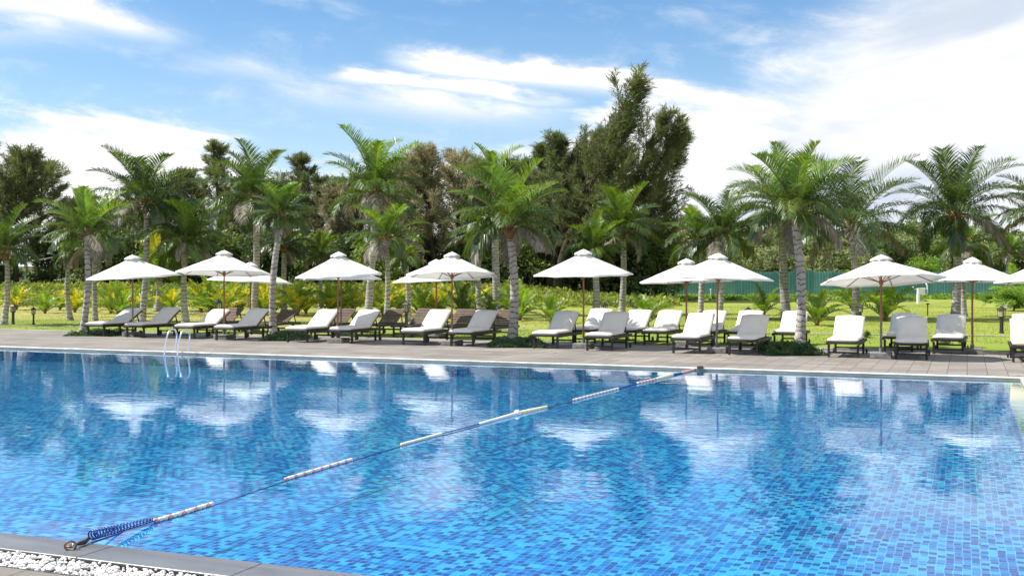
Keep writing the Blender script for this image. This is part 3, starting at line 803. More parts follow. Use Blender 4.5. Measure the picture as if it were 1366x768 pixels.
BR = {'dark': [broad(201, 4.5, 2.6, M['leaf_dark']), broad(202, 4.5, 2.9, M['leaf_dark'])],
      'mid': [broad(203, 4.5, 2.6, M['leaf_mid']), broad(204, 4.5, 3.0, M['leaf_mid'])],
      'pale': [broad(205, 4.5, 2.9, M['leaf_pale'])],
      'bright': [broad(206, 4.5, 2.6, M['leaf_bright'])]}
def shrub(px, Y, topy, kind, label, i=0, wide=1.0, group='added shrubs for the shade under the trees', name='broadleaf_shrub', cat='shrub'):
    p = at(px, Y); z = th(p.x, p.y)-.1; H = hz(topy, Y)-z; k = H/4.6
    r = empty(name, (p.x, p.y, z), i*2.1); r.scale = (k*wide, k*wide, k)
    a, c = BR[kind][i % len(BR[kind])]
    linkobj('trunk', a, r); linkobj('crown', c, r); tag(r, label, cat, group)
random.seed(11)  # shrub row added to stand for the dark tree shade
ud = [(-30,318),(8,352),(70,318),(112,330),(146,325),(182,310),(214,322),(246,318),(280,308),(312,318),(346,312),(380,322),(412,316),(444,326),(476,314),(508,322),(540,320),(572,318),(604,326),(636,316),(668,320),(700,308),(732,318),(764,310),(796,320),(828,308),(858,322),(880,325)]
for i, (x, tp) in enumerate(ud):
    shrub(x, random.uniform(88, 93), tp, 'dark' if i % 3 else 'mid', 'added leafy shrub standing for the dark shade under the trees, %s from the left in that row' % ordn[i], i, 1.15)
# trees behind the fence
bt = [(915,138,345,'mid'),(942,150,328,'bright'),(965,142,338,'mid'),(990,156,322,'pale'),(1010,150,316,'pale'),(1035,144,332,'pale'),(1062,152,322,'mid'),(1088,148,316,'mid'),(1108,140,322,'pale'),(1130,150,318,'pale'),(1160,145,334,'pale'),(1190,150,324,'dark'),(1215,158,318,'pale'),(1236,140,345,'bright'),(1262,154,314,'mid'),(1290,150,326,'pale'),(1318,146,330,'mid'),(1345,152,322,'pale'),(1375,148,318,'mid'),(1172,172,306,'mid'),(1240,178,296,'mid'),(1330,180,304,'dark'),(1000,182,300,'dark'),(1060,176,306,'mid')]
names = {'mid':'mid green bushy tree','pale':'pale grey-green bushy tree','bright':'bright leafy tree','dark':'dark rounded tree'}
bt.sort()
cnt = {}
tot = {}
for _ in bt: tot[_[3]] = tot.get(_[3], 0)+1
for i, (x, Y, tp, kd) in enumerate(bt):
    cnt[kd] = cnt.get(kd, 0)+1
    shrub(x, Y, tp, kd, '%s beyond the teal fence, %s of its colour from the left' % (names[kd], ordn[cnt[kd]-1]), i, 1.25, 'trees beyond the fence', 'bushy_tree', 'tree')
# scrub over the hill (uncountable)
def leafcloud(pts_, per, rad, leaf, mat, name, seed=5, flat=.6):
    rs = np.random.RandomState(seed); C = []; A = []; W = []
    for (c, r) in pts_:
        d = rvec(per, rs); d[:,2] = np.abs(d[:,2])
        base = np.array(c)+d*r*rs.uniform(.5,1.1,size=per)[:,None]*np.array([1,1,flat])
        ax = d*.6+rvec(per, rs)*.7; ax /= np.linalg.norm(ax,axis=1)[:,None]; l = rs.uniform(.6,1.3,size=per)[:,None]*leaf
        w = np.cross(ax, rvec(per, rs)); w /= (np.linalg.norm(w,axis=1)[:,None]+1e-6)
        C.append(base); A.append(ax*l); W.append(w*l*.32)
    return linkobj(name, mesh_from_quads(name, quads(np.concatenate(C),np.concatenate(A),np.concatenate(W),'',None), [mat]))
rg = random.Random(21)
P = []
for k in range(900):
    Y = rg.uniform(135, 262); px = rg.uniform(840, 1480); p = at(px, Y)
    if abs(px-938) < 24 and 165 < Y < 215 : continue
    if mnoise.noise(Vector((p.x*.05, p.y*.05, 7))) < -.22: continue
    P.append(((p.x, p.y, th(p.x, p.y)-.2), rg.uniform(1.2, 3.2)))
o = leafcloud(P, 75, 1, .55, M['leaf_mid'], 'hillside_scrub', 5, .85)
tag(o, 'low scrub covering the hill beyond the fence', 'scrub', kind='stuff')
P = []
for k in range(260):
    Y = rg.uniform(140, 255); px = rg.uniform(860, 1450); p = at(px, Y)
    P.append(((p.x, p.y, th(p.x, p.y)), rg.uniform(1.0, 2.6)))
o = leafcloud(P, 70, 1, .5, M['leaf_pale'], 'hillside_pale_scrub', 6, .9)
tag(o, 'paler grey-green scrub dotted over the hill', 'scrub', kind='stuff')
# creeping plants: mound behind the row of yellow palms and in front of the fence
P = []
for k in range(2300):
    Y = rg.uniform(66, 96); px = rg.uniform(-60, 900); p = at(px, Y)
    P.append(((p.x, p.y, th(p.x, p.y)-.05), rg.uniform(.3, .75)))
o = leafcloud(P, 26, 1, .26, M['leaf_vine'], 'creeping_vines', 8, .7)
tag(o, 'sunlit creeping vines and weeds covering the bank behind the lawn', 'ground cover', kind='stuff')
P = []
for k in range(1500):
    Y = rg.uniform(84, 118); px = rg.uniform(700, 1500); p = at(px, Y)
    if Y < 90+14*mnoise.noise(Vector((p.x*.09, 1, 1))): continue
    P.append(((p.x, p.y, th(p.x, p.y)-.05), rg.uniform(.25, .5)))
o = leafcloud(P, 26, 1, .26, M['leaf_bright'], 'creeping_plants', 9, .7)
tag(o, 'leafy creeping plants along the foot of the teal fence', 'ground cover', kind='stuff')
# grass blades on the nearer lawn
rs = np.random.RandomState(4); n = 60000
Yv = 31+rs.power(1.0, n)*44; Xv = (rs.uniform(-60, 1430, n)-683)/F*Yv
D = Xv*VX+Yv*VY; keep = D > DECK_F+.16; Xv = Xv[keep]; Yv = Yv[keep]; n = len(Xv)
C = np.stack([Xv, Yv, np.array([th(a, b_) for a, b_ in zip(Xv, Yv)])-.012], 1)
ax = rs.normal(size=(n,3))*.35+np.array([0,0,1]); ax = ax/np.linalg.norm(ax,axis=1)[:,None]*rs.uniform(.02,.06,n)[:,None]
w = np.cross(ax, rvec(n, rs)); w = w/np.linalg.norm(w,axis=1)[:,None]*.012
o = linkobj('grass', mesh_from_quads('grass', quads(C, ax, w, '', None), [M['grass_blade']])); tag(o, 'short lawn grass blades beyond the deck', 'grass', kind='stuff')

# rocky patch on the hill
rg = random.Random(3); c0 = at(938, 186); c0.z = th(c0.x, c0.y)
ro = empty('rock_outcrop', c0)
for k in range(9):
    p = at(938+rg.uniform(-22,24), 186+rg.uniform(-12,12)); b = MB()
    bm_ = [rg.uniform(1.2,2.6), rg.uniform(1.2,2), rg.uniform(.6,1.3)]
    b.ball((0, 0, 0), bm_, 9, 7); b.v = [tuple(Vector(v)*(1+.22*mnoise.noise(Vector(v)*.9+Vector((k*3,0,0))))) for v in b.v]
    linkobj('boulder', b.mesh('boulder', M['rock']), ro, (p.x-c0.x, p.y-c0.y, th(p.x,p.y)+.35-c0.z))
tag(ro, 'tan rocky outcrop on the hill above the fence', 'rock')

# bushes at the right edge and small ones on the lawn
def bush(px, py, topy, kind, label, i, wide=1.0):
    p = G(px, py); shrub(px, p.y, topy, kind, label, i, wide, 'bushes on the lawn', 'round_bush', 'bush')
bush(1352,415,384,'bright','large loose green bush at the right edge of the lawn',0,1.5)
bush(1322,404,390,'bright','low spreading bush left of the large right-edge bush',1,1.6)
bush(1157,450,442,'dark','small round dark bush beside the lounger right of the near right palm',2,.9)
bush(1262,459,451,'dark','tiny dark plant behind the legs of the bright right lounger',3,1.3)
bush(1284,458,452,'mid','tiny plant right of the bright right lounger legs',4,1.1)
bush(1018,459,450,'dark','low dark plant between loungers near the right palm bed',5,1.2)

# ------------------------------------------------------------------ fence
a = at(878, 121.5, 0); e = at(1500, 121.5, 0)
fr = empty('sheet_fence', (a.x, a.y, th(a.x, a.y)))
zt = hz(361.7, 121.5)-th(a.x, a.y)
Lf = (e-a).length; npn = 24; pw = Lf/npn
pb = MB()
cor = []
nn = 14
for k in range(nn*2):
    x = pw*k/(nn*2-1); y = .035 if (k//2) % 2 else -.0
    cor.append((x, y))
rngf = random.Random(2)
vs = []; 
for x, y in cor: vs += [(x, y, -.3), (x, y, zt)]
fsx = [(2*i, 2*i+2, 2*i+3, 2*i+1) for i in range(len(cor)-1)]
pb.add(vs, fsx)
pm = pb.mesh('panel', M['fence'])
qb = MB(); qb.box((0, .08, zt/2-.1), (.09, .09, zt+.3)); qm = qb.mesh('post', M['fence'])
for k in range(npn):
    o = linkobj('panel', pm, fr, (k*pw, rngf.uniform(-.01,.01), rngf.uniform(-.09, .05)))
    linkobj('post', qm, fr, (k*pw, 0.02, 0))
tag(fr, 'long teal sheet metal fence across the back of the lawn', 'fence')

# ------------------------------------------------------------------ sun loungers
LW, LLn, RH = .76, 1.95, .37
def mattress(back, seed, thick=.088):
    rng = random.Random(seed)
    b = MB(); prof = []
    hinge = 1.12
    for i in range(12): prof.append((-.03+(hinge-.02)*i/11, RH+.004, 0))
    for i in range(1, 4): prof.append((hinge-.02+.02*i, RH+.004+.004*i, back*i/4))
    for i in range(0, 9):
        s_ = .05+.76*i/8; prof.append((hinge+.02+math.cos(back)*s_, RH+.02+math.sin(back)*s_, back))
    nx = 9; W = .69; vs = []; m_ = len(prof)
    for side in (0, 1):
        for j, (y, z, a) in enumerate(prof):
            ed = min(1, min(j, m_-1-j)/1.0)
            for i in range(nx):
                u_ = -1+2*i/(nx-1); e_ = 1-abs(u_)**11
                tk = thick*(.7+.3*e_)*(.7+.3*ed)
                puff = .008*math.sin(PI*(i/(nx-1)))+.012*mnoise.noise(Vector((u_*1.7, y*3.1, seed)))+rng.uniform(-.002,.002)
                off = (tk+puff if side else thick*.2*(1-e_))
                vs.append((u_*W/2, y-math.sin(a)*off, z+math.cos(a)*off))
    fs = []; o2 = m_*nx
    for j in range(m_-1):
        for i in range(nx-1):
            q = j*nx+i
            fs.append((q, q+nx, q+nx+1, q+1)); fs.append((o2+q, o2+q+1, o2+q+nx+1, o2+q+nx))
    for j in range(m_-1):
        fs.append((j*nx, o2+j*nx, o2+(j+1)*nx, (j+1)*nx)); q = j*nx+nx-1; fs.append((q, q+nx, o2+q+nx, o2+q))
    for i in range(nx-1):
        fs.append((i, i+1, o2+i+1, o2+i)); q = (m_-1)*nx+i; fs.append((q, o2+q, o2+q+1, q+1))
    b.add(vs, fs); return b
def lounger_meshes(back, seed):
    d = {}
    b = MB()
    for sx in (-1, 1): b.box((sx*(LW/2-.02), LLn/2-.04, RH-.038), (.04, LLn, .072), ch=.006)
    b.box((0, -.02, RH-.03), (LW-.085, .04, .052), ch=.006); b.box((0, LLn-.06, RH-.045), (LW-.085, .04, .08), ch=.006)
    b.box((0, 1.1, RH-.05), (LW-.085, .04, .06))
    d['frame'] = b.mesh('frame', M['wood_dark'])
    b = MB()
    for k in range(10): b.box((0, .065+k*.108, RH-.014), (LW-.086, .075, .018))
    d['seat_slats'] = b.mesh('seat_slats', M['wood_brown'])
    b = MB(); rm = Matrix.Rotation(back, 3, 'X')
    o_ = Vector((0, 1.14, RH-.006))
    for k in range(9): b.box(o_+rm @ Vector((0, .06+k*.088, .0)), (LW-.16, .06, .018), rm)
    for sx in (-1, 1): b.box(o_+rm @ Vector((sx*(LW/2-.075), .41, -.012)), (.04, .80, .035), rm)
    d['backrest'] = b.mesh('backrest', M['wood_brown'])
    b = MB(); pp = o_+rm @ Vector((0, .58, -.03))
    for sx in (-1, 1): b.bar((sx*(LW/2-.12), pp.y, pp.z), (sx*(LW/2-.12), pp.y+.12, RH-.05), .025, .03)
    b.box((0, pp.y+.12, RH-.06), (LW-.2, .03, .03))
    d['backrest_support'] = b.mesh('backrest_support', M['wood_dark'])
    b = MB(); b.box((0,0,(RH-.075)/2), (.052, .052, RH-.075), ch=.006); d['leg'] = b.mesh('leg', M['wood_dark'])
    b = MB(); b.box((0, 0, .0), (LW-.14, .03, .04))
    d['stretcher'] = b.mesh('stretcher', M['wood_dark'])
    b = MB(); b.tube([(-.02,0,0),(.02,0,0)], .065, 14); b.tube([(-.03,0,0),(.03,0,0)], .02, 8)
    d['wheel'] = b.mesh('wheel', M['orange_wheel'])
    d['mattress'] = mattress(back, seed)
    return d
LM = {}
for bk in (36, 42, 50, 56): LM[bk] = lounger_meshes(R({36:31,42:35,50:38,56:36}[bk]), bk)
MT = {}
def lounger(px, py, back, cush, label, rot=0.0, group='sun loungers along the pool deck'):
    p = G(px, py); r = empty('sun_lounger', p, YAW+R(rot)); d = LM[back]
    linkobj('frame', d['frame'], r); linkobj('seat_slats', d['seat_slats'], r); linkobj('backrest', d['backrest'], r); linkobj('backrest_support', d['backrest_support'], r); linkobj('stretcher', d['stretcher'], r, (0,.07,.115)); linkobj('stretcher', d['stretcher'], r, (0,1.5,.15))
    for sx in (-1, 1):
        linkobj('leg', d['leg'], r, (sx*(LW/2-.055), .07, 0)); linkobj('leg', d['leg'], r, (sx*(LW/2-.055), 1.5, 0))
        linkobj('wheel', d['wheel'], r, (sx*(LW/2+.005), 1.68, .066))
    if cush:
        key = (back, cush)
        if key not in MT:
            me = d['mattress'].mesh('mattress', M[cush], True); MT[key] = me
        linkobj('mattress', MT[key], r)
    tag(r, label, 'sun lounger', group)
lounger(126,448.6,36,'cushion','leftmost sun lounger, left of the leftmost umbrella pole')
lounger(178.7,450,42,'cushion_shade_grey','sun lounger just right of the leftmost umbrella pole')
lounger(245.7,452,36,'cushion','sun lounger directly behind the steel pool ladder')
lounger(299,454,42,'cushion_shade_grey','shaded sun lounger just right of the pole of the umbrella near the ladder')
lounger(272,444.5,42,None,'bare slatted lounger hidden behind the pair near the pool ladder')
lounger(345,446.5,36,None,'bare wooden lounger behind the leaning near palm trunk')
lounger(395,456.8,42,'cushion','white sun lounger left of the third front umbrella pole')
lounger(454.5,457.6,42,'cushion_shade_grey','grey shaded sun lounger right of the third front umbrella pole',2)
lounger(425,447.5,42,None,'bare slatted lounger between the pair under the third front umbrella')
lounger(493,448,42,None,'bare slatted lounger behind the grey shaded one at the third umbrella')
lounger(550.5,460.6,50,'cushion','sun lounger left of the centre umbrella pole')
lounger(615,462,50,'cushion_shade_grey','shaded sun lounger right of the centre umbrella pole')
lounger(536,449.5,50,None,'bare wooden lounger behind the one left of the centre umbrella pole')
lounger(590,451,50,None,'bare wooden lounger with brown slats between the centre pair')
lounger(646,452.5,50,None,'bare wooden lounger with brown slats beside the near centre palm')
lounger(726.8,465,50,'cushion','white sun lounger left of the blue-grey umbrella pole')
lounger(799,468,50,'cushion_shade_grey','shaded sun lounger right of the blue-grey umbrella pole',2)
lounger(778,457.5,50,'cushion','white back-row lounger between the pair at the blue-grey umbrella')
lounger(832,458.5,56,'cushion','white back-row lounger behind the shaded one at the blue-grey umbrella')
lounger(874,460.5,56,'cushion','white back-row lounger left of the overlapping right umbrellas')
lounger(915,471.5,50,'cushion','bright lounger between the two poles of the overlapping right umbrellas')
lounger(936,460.5,56,'cushion_shade_grey','grey back-row lounger behind the poles of the overlapping umbrellas')
lounger(990.5,473.8,56,'cushion','half shaded lounger right of the nearer overlapping umbrella')
lounger(987,461,56,'cushion','back-row lounger mostly hidden by the half shaded one')
lounger(1049,462.5,56,'cushion','back-row lounger partly hidden by the near right palm trunk')
lounger(1124.5,477,56,'cushion','brilliant white lounger left of the right-hand shaded umbrella pole')
lounger(1198,469,56,'cushion','white back-row lounger behind the grey one at the right-hand shaded umbrella',-3)
lounger(1215.6,479.5,56,'cushion_shade_grey','grey lounger in shade right of the right-hand shaded umbrella pole',2)
lounger(1264.5,472.5,56,'cushion','bright white lounger left of the rightmost full umbrella pole',-2)
lounger(1374,483.8,56,'cushion_tan','tan-cushioned lounger cut by the right edge')
lounger(1374,471,56,'cushion_shade_grey','grey back-row lounger barely seen behind the tan one')

# ------------------------------------------------------------------ umbrellas
def umbrella(px, py, topy, half, rimy, label, rot=0., tilt=(0,0), lean=0.0, seed=0, lower=True, group='white market umbrellas over the loungers'):
    rng = random.Random(seed+90)
    p = G(px, py); Y = p.y; s = F/Y
    T = hz(topy, Y); Rr = half/s*1.0; zr = hz(rimy, Y)
    r = empty('umbrella', p, rot)
    # base block
    b = MB(); bw = .46
    b.box((0, 0, .07), (bw, bw, .14), Matrix.Rotation(YAW-rot, 3, 'Z'), 0, .015)
    b.tube([(0,0,.14),(0,0,.24)], .045, 10)
    b.build('base', M['concrete'], r)
    capz = T; apex = T-.13
    top_r = .15
    b = MB(); b.tube([(-lean,0,.1),(-lean*.5,0,1.0),(0,0,apex-.02)], [.024,.024,.022], 10)
    b.build('pole', M['wood_pole'], r, True)
    if lower:
        b = MB(); b.tube([(-lean,0,.12),(-lean*.55,0,.85)], .0275, 10); b.build('pole_sleeve', M['concrete'] if seed % 2 else M['wood_pole'], r, True)
    tm = Matrix.Rotation(R(tilt[0]), 3, 'X') @ Matrix.Rotation(R(tilt[1]), 3, 'Y')
    piv = Vector((0,0,apex))
    def tf(v): return tm @ (Vector(v)-piv)+piv
    nseg = 8; per = 6; rows = 8
    # canopy
    vs = []; fs = []
    for i in range(rows+1):
        q = i/rows; rr = top_r*.6+(Rr-top_r*.6)*q
        for k in range(nseg*per):
            a = 2*PI*k/(nseg*per); f = (k % per)/per
            w = math.cos(PI/nseg)/math.cos((f-.5)*2*PI/nseg)       # straight edge between ribs
            sag = math.sin(PI*f)
            z = apex+(zr-apex)*(q**.93)-sag*.055*math.sin(PI*q*.85)*1.0+sag*.035*q*q
            rad = rr*(w-(.022*sag*q*q))
            vs.append(tf((math.cos(a)*rad, math.sin(a)*rad, z+.016*mnoise.noise(Vector((math.cos(a)*2.2+seed*5, math.sin(a)*2.2, q*2.5)))*math.sin(PI*min(1, q+.1))+rng.uniform(-.003,.003))))
    nk = nseg*per
    for i in range(rows):
        for k in range(nk):
            k2 = (k+1) % nk; fs.append((i*nk+k, i*nk+k2, (i+1)*nk+k2, (i+1)*nk+k))
    # short hem folded down
    base = rows*nk
    for k in range(nk):
        v = vs[base+k]; vs.append(v+Vector((0,0,-.035)))
    for k in range(nk):
        k2 = (k+1) % nk; fs.append((base+k, base+k2, base+nk+k2, base+nk+k))
    b = MB(); b.add(vs, fs)
    b.build('canopy', M['canvas'], r, True)
    # vent cap
    vs = []; fs = []; cr = Rr*.165
    for i in range(4):
        q = i/3; rr = .02+cr*q
        for k in range(nk):
            a = 2*PI*k/nk; f = (k % per)/per; sag = math.sin(PI*f)
            z = capz-.02-.125*q**1.25+sag*.03*q*q
            vs.append(tf((math.cos(a)*rr*(1-.05*sag), math.sin(a)*rr*(1-.05*sag), z)))
    for i in range(3):
        for k in range(nk):
            k2 = (k+1) % nk; fs.append((i*nk+k, i*nk+k2, (i+1)*nk+k2, (i+1)*nk+k))
    base = 3*nk
    for k in range(nk): vs.append(vs[base+k]+Vector((0,0,-.03)))
    for k in range(nk):
        k2 = (k+1) % nk; fs.append((base+k, base+k2, base+nk+k2, base+nk+k))
    vs.append(tf((0,0,capz))); c_ = len(vs)-1
    for k in range(nk): fs.append((c_, k, (k+1) % nk))
    b = MB(); b.add(vs, fs); b.build('vent_cap', M['canvas'], r, True)
    # ribs and struts
    hubz = zr-.04
    b = MB(); b.tube([(0,0,hubz-.06),(0,0,hubz+.05)], .05, 10); b.tube([(0,0,apex-.1),(0,0,apex-.0)], .045, 10)
    b.build('hub', M['wood_pole'], r)
    for k in range(nseg):
        a = 2*PI*k/nseg; e1 = Vector((math.cos(a), math.sin(a), 0))
        def rp(q): return tf(e1*(top_r*.6+(Rr-top_r*.6)*q)+Vector((0,0,apex+(zr-apex)*(q**.93)-.022)))
        b = MB(); b.tube([rp(.0), rp(.33), rp(.66), rp(.985)], .011, 5); b.build('rib', M['wood_pole'], r)
        b = MB(); b.tube([e1*.045+Vector((0,0,hubz)), rp(.5)], .011, 5); b.build('strut', M['wood_pole'], r)
    tag(r, label, 'umbrella', group)
umbrella(177,448.5,339,61,369,'leftmost white umbrella, shaded grey, over the first two loungers',.2,(2,-3),seed=1)
umbrella(299,452,333,62,364,'bright white umbrella behind the steel pool ladder',.4,(-3,2),seed=2)
umbrella(334,442,349,56,375,'white umbrella partly hidden behind the one near the pool ladder',.1,(0,3),seed=3,group='white market umbrellas over the loungers')
umbrella(451.6,457,335,61,367,'white umbrella left of the tall slender palm, its pole slightly leaning',.5,(1,-3),.04,seed=4)
umbrella(455,447,348,55,372,'white umbrella whose canopy edge shows only below the one left of the tall slender palm',.3,(0,0),seed=5)
umbrella(603,460.5,335,63,367,'bright white umbrella at the centre, nearest of the overlapping centre pair',.35,(-4,1),seed=6)
umbrella(582,451,345,59,374,'farther umbrella of the overlapping centre pair, peeking out at the left',.2,(0,-2),seed=7)
umbrella(778.4,464.5,331.5,68,366,'blue-grey shaded umbrella right of the near centre palm',.15,(2,-1),seed=8)
umbrella(958,470.5,336.5,74,371,'brilliant white umbrella, nearer of the overlapping right pair',.45,(1,2),.05,seed=9)
umbrella(915.6,461,344,67,375,'farther left umbrella of the overlapping right pair',.25,(-2,-1),seed=10)
umbrella(1175.4,477.5,338.5,81,374,'dappled grey umbrella between the near right palm and the right edge',.3,(-6,1),seed=11)
umbrella(1297,471.5,342,64,374,'rightmost fully visible umbrella, bright white',.2,(-1,1),seed=12)
umbrella(1396,479,340,66,374,'umbrella cut off by the right edge of the view',.4,(-3,0),seed=13)

# ------------------------------------------------------------------ garden lamps
def lamp_meshes():
    d = {}
    b = MB(); b.box((0,0,.24), (.085,.085,.50), ch=.01); b.lathe([(.09,0),(.09,.03),(.06,.05)], (0,0,0), 10); b.box((0,0,.51), (.12,.12,.03), ch=.006)
    d['post'] = b.mesh('post', M['black_metal'])
    b = MB()
    for a in (-1,1):
        for c in (-1,1): b.bar((a*.072,c*.072,.52), (a*.085,c*.085,.76), .016, .016)
    b.box((0,0,.53), (.17,.17,.02)); b.box((0,0,.765), (.19,.19,.018))
    b.box((0,.077,.64),(.012,.012,.22)); b.box((0,-.077,.64),(.012,.012,.22)); b.box((.077,0,.64),(.012,.012,.22)); b.box((-.077,0,.64),(.012,.012,.22))
    d['lantern_frame'] = b.mesh('lantern_frame', M['black_metal'])
    b = MB(); b.box((0,0,.647), (.13,.13,.205)); d['glass'] = b.mesh('glass', M['lamp_glass'])
    b = MB(); b.add([(-.125,-.125,.776),(.125,-.125,.776),(.125,.125,.776),(-.125,.125,.776),(-.045,-.045,.855),(.045,-.045,.855),(.045,.045,.855),(-.045,.045,.855)], [(3,2,1,0),(4,5,6,7),(0,1,5,4),(1,2,6,5),(2,3,7,6),(3,0,4,7)])
    b.box((0,0,.873), (.05,.05,.034)); d['cap'] = b.mesh('cap', M['black_metal'])
    return d
GL = lamp_meshes()
for px, py, tp, lb in [(17.5,432,405,'dark garden lantern nearest the left edge'),(44.7,432.5,409.5,'garden lantern with pale glass, second from the left edge'),(291.6,434,398.7,'garden lantern behind the umbrella near the pool ladder'),(542,437,401.7,'garden lantern left of the centre umbrellas on a tall black post'),(806.6,434,403,'garden lantern between palm trunks behind the blue-grey umbrella'),(998,443,409.4,'garden lantern showing just above the half shaded lounger'),(1148,431,405.6,'garden lantern beside the palm left of the right-hand shaded umbrella'),(1336,444,408,'garden lantern standing alone on the lawn at the right')]:
    p = G(px, py); s = F/p.y; r = empty('garden_lantern', p, YAW+px); k = ((py-tp)/s)/.89; r.scale = (min(k,1.05), min(k,1.05), k)
    for nm in ('post','lantern_frame','glass','cap'): linkobj(nm, GL[nm], r)
    tag(r, lb, 'garden lamp', 'garden lanterns on the lawn')

# ------------------------------------------------------------------ planting beds round the near palms
def bed(px0, px1, py, dpy, label, hgt=.16, dens=900, flowers=0, seed=1, mat='bed'):
    a = G(px0, py); e = G(px1, py); back = G((px0+px1)/2, py-dpy)
    rs = np.random.RandomState(seed)
    n = dens*9
    t_ = rs.uniform(0,1,n); dd = rs.uniform(0,1,n)
    dep = (back.y-a.y)
    X = a.x+(e.x-a.x)*t_+rs.normal(size=n)*.04; Yy = a.y+(e.y-a.y)*t_+dep*dd
    edge = np.minimum(1, np.minimum(t_, 1-t_)*7)*np.minimum(1, dd*5+.3)
    Z = rs.uniform(0,1,n)**.6*hgt*edge*(.7+.5*np.sin(X*9)*np.cos(Yy*7))
    C = np.stack([X,Yy,np.maximum(Z,0)],1); ax = rvec(n, rs)*.6+np.array([0,0,.5]); ax = ax/np.linalg.norm(ax,axis=1)[:,None]*rs.uniform(.03,.07,n)[:,None]
    w = np.cross(ax, rvec(n, rs)); w = w/np.linalg.norm(w,axis=1)[:,None]*.014
    V = quads(C, ax, w, '', None); mi = np.zeros(n, int)
    if flowers: mi[rs.uniform(0,1,n) < flowers] = 1
    o = linkobj('ground_cover', mesh_from_quads('ground_cover', V, [M[mat], M['flower']], mi)); tag(o, label, 'ground cover', kind='stuff')
bed(1026,1104,474.5,7,'dense low hedge-like ground cover at the foot of the near right palm',.24,1500,0,1)
bed(652,728,464,6,'leafy ground cover with purple flowers round the near centre palm',.20,1100,.03,2)
bed(346,398,455,5.5,'leafy ground cover round the foot of the leaning near palm',.18,900,.01,3)
bed(84,146,448.5,4,'low leafy ground cover at the foot of the near left palm',.16,800,.0,4)

# ------------------------------------------------------------------ pool ladder
r = empty('pool_ladder', G(236, 469.6), YAW)
o0 = G(236, 469.6)
for sx in (-1, 1):
    pts = []
    x = sx*.2
    ctrl = [(-.22,-.16),(-.22,-.05),(-.16,.30),(-.08,.48),(.03,.56),(.14,.56),(.22,.48),(.24,.36),(.20,.15),(.17,0)]
    for i in range(len(ctrl)-1):
        for q in range(4):
            t_ = q/4; p0 = ctrl[max(i-1,0)]; p1 = ctrl[i]; p2 = ctrl[i+1]; p3 = ctrl[min(i+2, len(ctrl)-1)]
            f = lambda a,b_,c_,d_: .5*((2*b_)+(-a+c_)*t_+(2*a-5*b_+4*c_-d_)*t_*t_+(-a+3*b_-3*c_+d_)*t_**3)
            pts.append(Vector((x, f(p0[0],p1[0],p2[0],p3[0]), f(p0[1],p1[1],p2[1],p3[1]))))
    pts.append(Vector((x, ctrl[-1][0], ctrl[-1][1])))
    b = MB(); b.tube(pts, .021, 12); b.build('handrail', M['steel'], r, True)
    b = MB(); b.lathe([(.045,0.0),(.045,.012),(.026,.02)], (x,.17,.001), 14); b.build('floor_flange', M['steel'], r, True)
tag(r, 'pair of curved steel pool ladder handrails at the far left edge of the water', 'pool ladder')

# ------------------------------------------------------------------ lane rope
ctrl = [(97,727),(116,721.5),(165,708),(205,697),(240,687),(285,673),(380,641),(470,614),(535,594.5),(590,579.5),(640,566.5),(690,552.5),(730,543.5),(765,534.5),(825,519),(850,512),(875,506.5),(897,500.8),(910,498),(927,493.6),(934,492)]
def W(px, py, up=.015):
    return G(px, py, WZ)+Vector((0,0,up))
lr = empty('lane_rope', (0,0,0))
cp_ = [W(*c) for c in ctrl]
cp_[0] = G(99, 727, .035); cp_[1] = G(116, 721.5, .02)
b = MB(); b.tube([q-Vector((0,0,.02)) for q in cp_[1:]], .007, 6); b.build('cord', M['rope_blue'], lr, True)
def seg(i0, i1, r0, r1, mat, nm, stripes=None):
    pts = []
    a_ = [Vector(p) for p in cp_[i0:i1+1]]
    ln = sum((a_[k+1]-a_[k]).length for k in range(len(a_)-1)); n = max(6, int(ln/.05))
    def pt(t_):
        dd = t_*ln
        for k in range(len(a_)-1):
            l = (a_[k+1]-a_[k]).length
            if dd <= l+1e-6: return a_[k].lerp(a_[k+1], dd/l)
            dd -= l
        return a_[-1]
    b = MB()
    mats = [M[mat]]+([M[stripes]] if stripes else [])
    for k in range(n):
        t0 = k/n; t1 = (k+.86)/n; rr = r0+(r1-r0)*t0
        p0 = pt(t0); p1 = pt(t1); m0 = p0.lerp(p1,.2); m1 = p0.lerp(p1,.8)
        b.tube([p0, m0, m1, p1], [rr*.6, rr, rr, rr*.6], 9, 1 if (stripes and k % 3 == 0) else 0)
    b.build(nm, mats, lr, True)
# blue coil near the anchor
hp = []; a_ = cp_[1]+Vector((.02,.03,.035)); e_ = cp_[3]+Vector((0,0,.012))
dv = (e_-a_); up_ = Vector((0,0,1)); sd = dv.cross(up_).normalized()
for k in range(240):
    t_ = k/239; rr = .018*(1-t_)**.8+.014; q = t_*2*PI*20
    hp.append(a_.lerp(e_, t_**1.15)+sd*math.cos(q)*rr+up_*math.sin(q)*rr)
b = MB(); b.tube(hp, .006, 5); b.build('blue_coil', M['rope_blue'], lr, True)
seg(3,5,.017,.018,'rope_white','float_string','rope_red')
seg(6,7,.017,.017,'rope_white','float_string','rope_red')
seg(8,9,.018,.018,'rope_white','float_string','rope_yellow')
seg(9,10,.008,.008,'rope_blue','float_string')
seg(10,11,.018,.026,'rope_white','float_string')
seg(11,12,.03,.019,'rope_yellow','float_string','rope_white')
seg(13,14,.019,.019,'rope_white','float_string','rope_red')
seg(14,15,.012,.012,'rope_blue','float_string')
seg(15,16,.022,.026,'rope_red','float_string','rope_white')
seg(16,17,.026,.034,'rope_yellow','float_string','rope_white')
seg(17,18,.022,.014,'rope_blue','float_string')
seg(18,19,.028,.028,'rope_red','float_string')
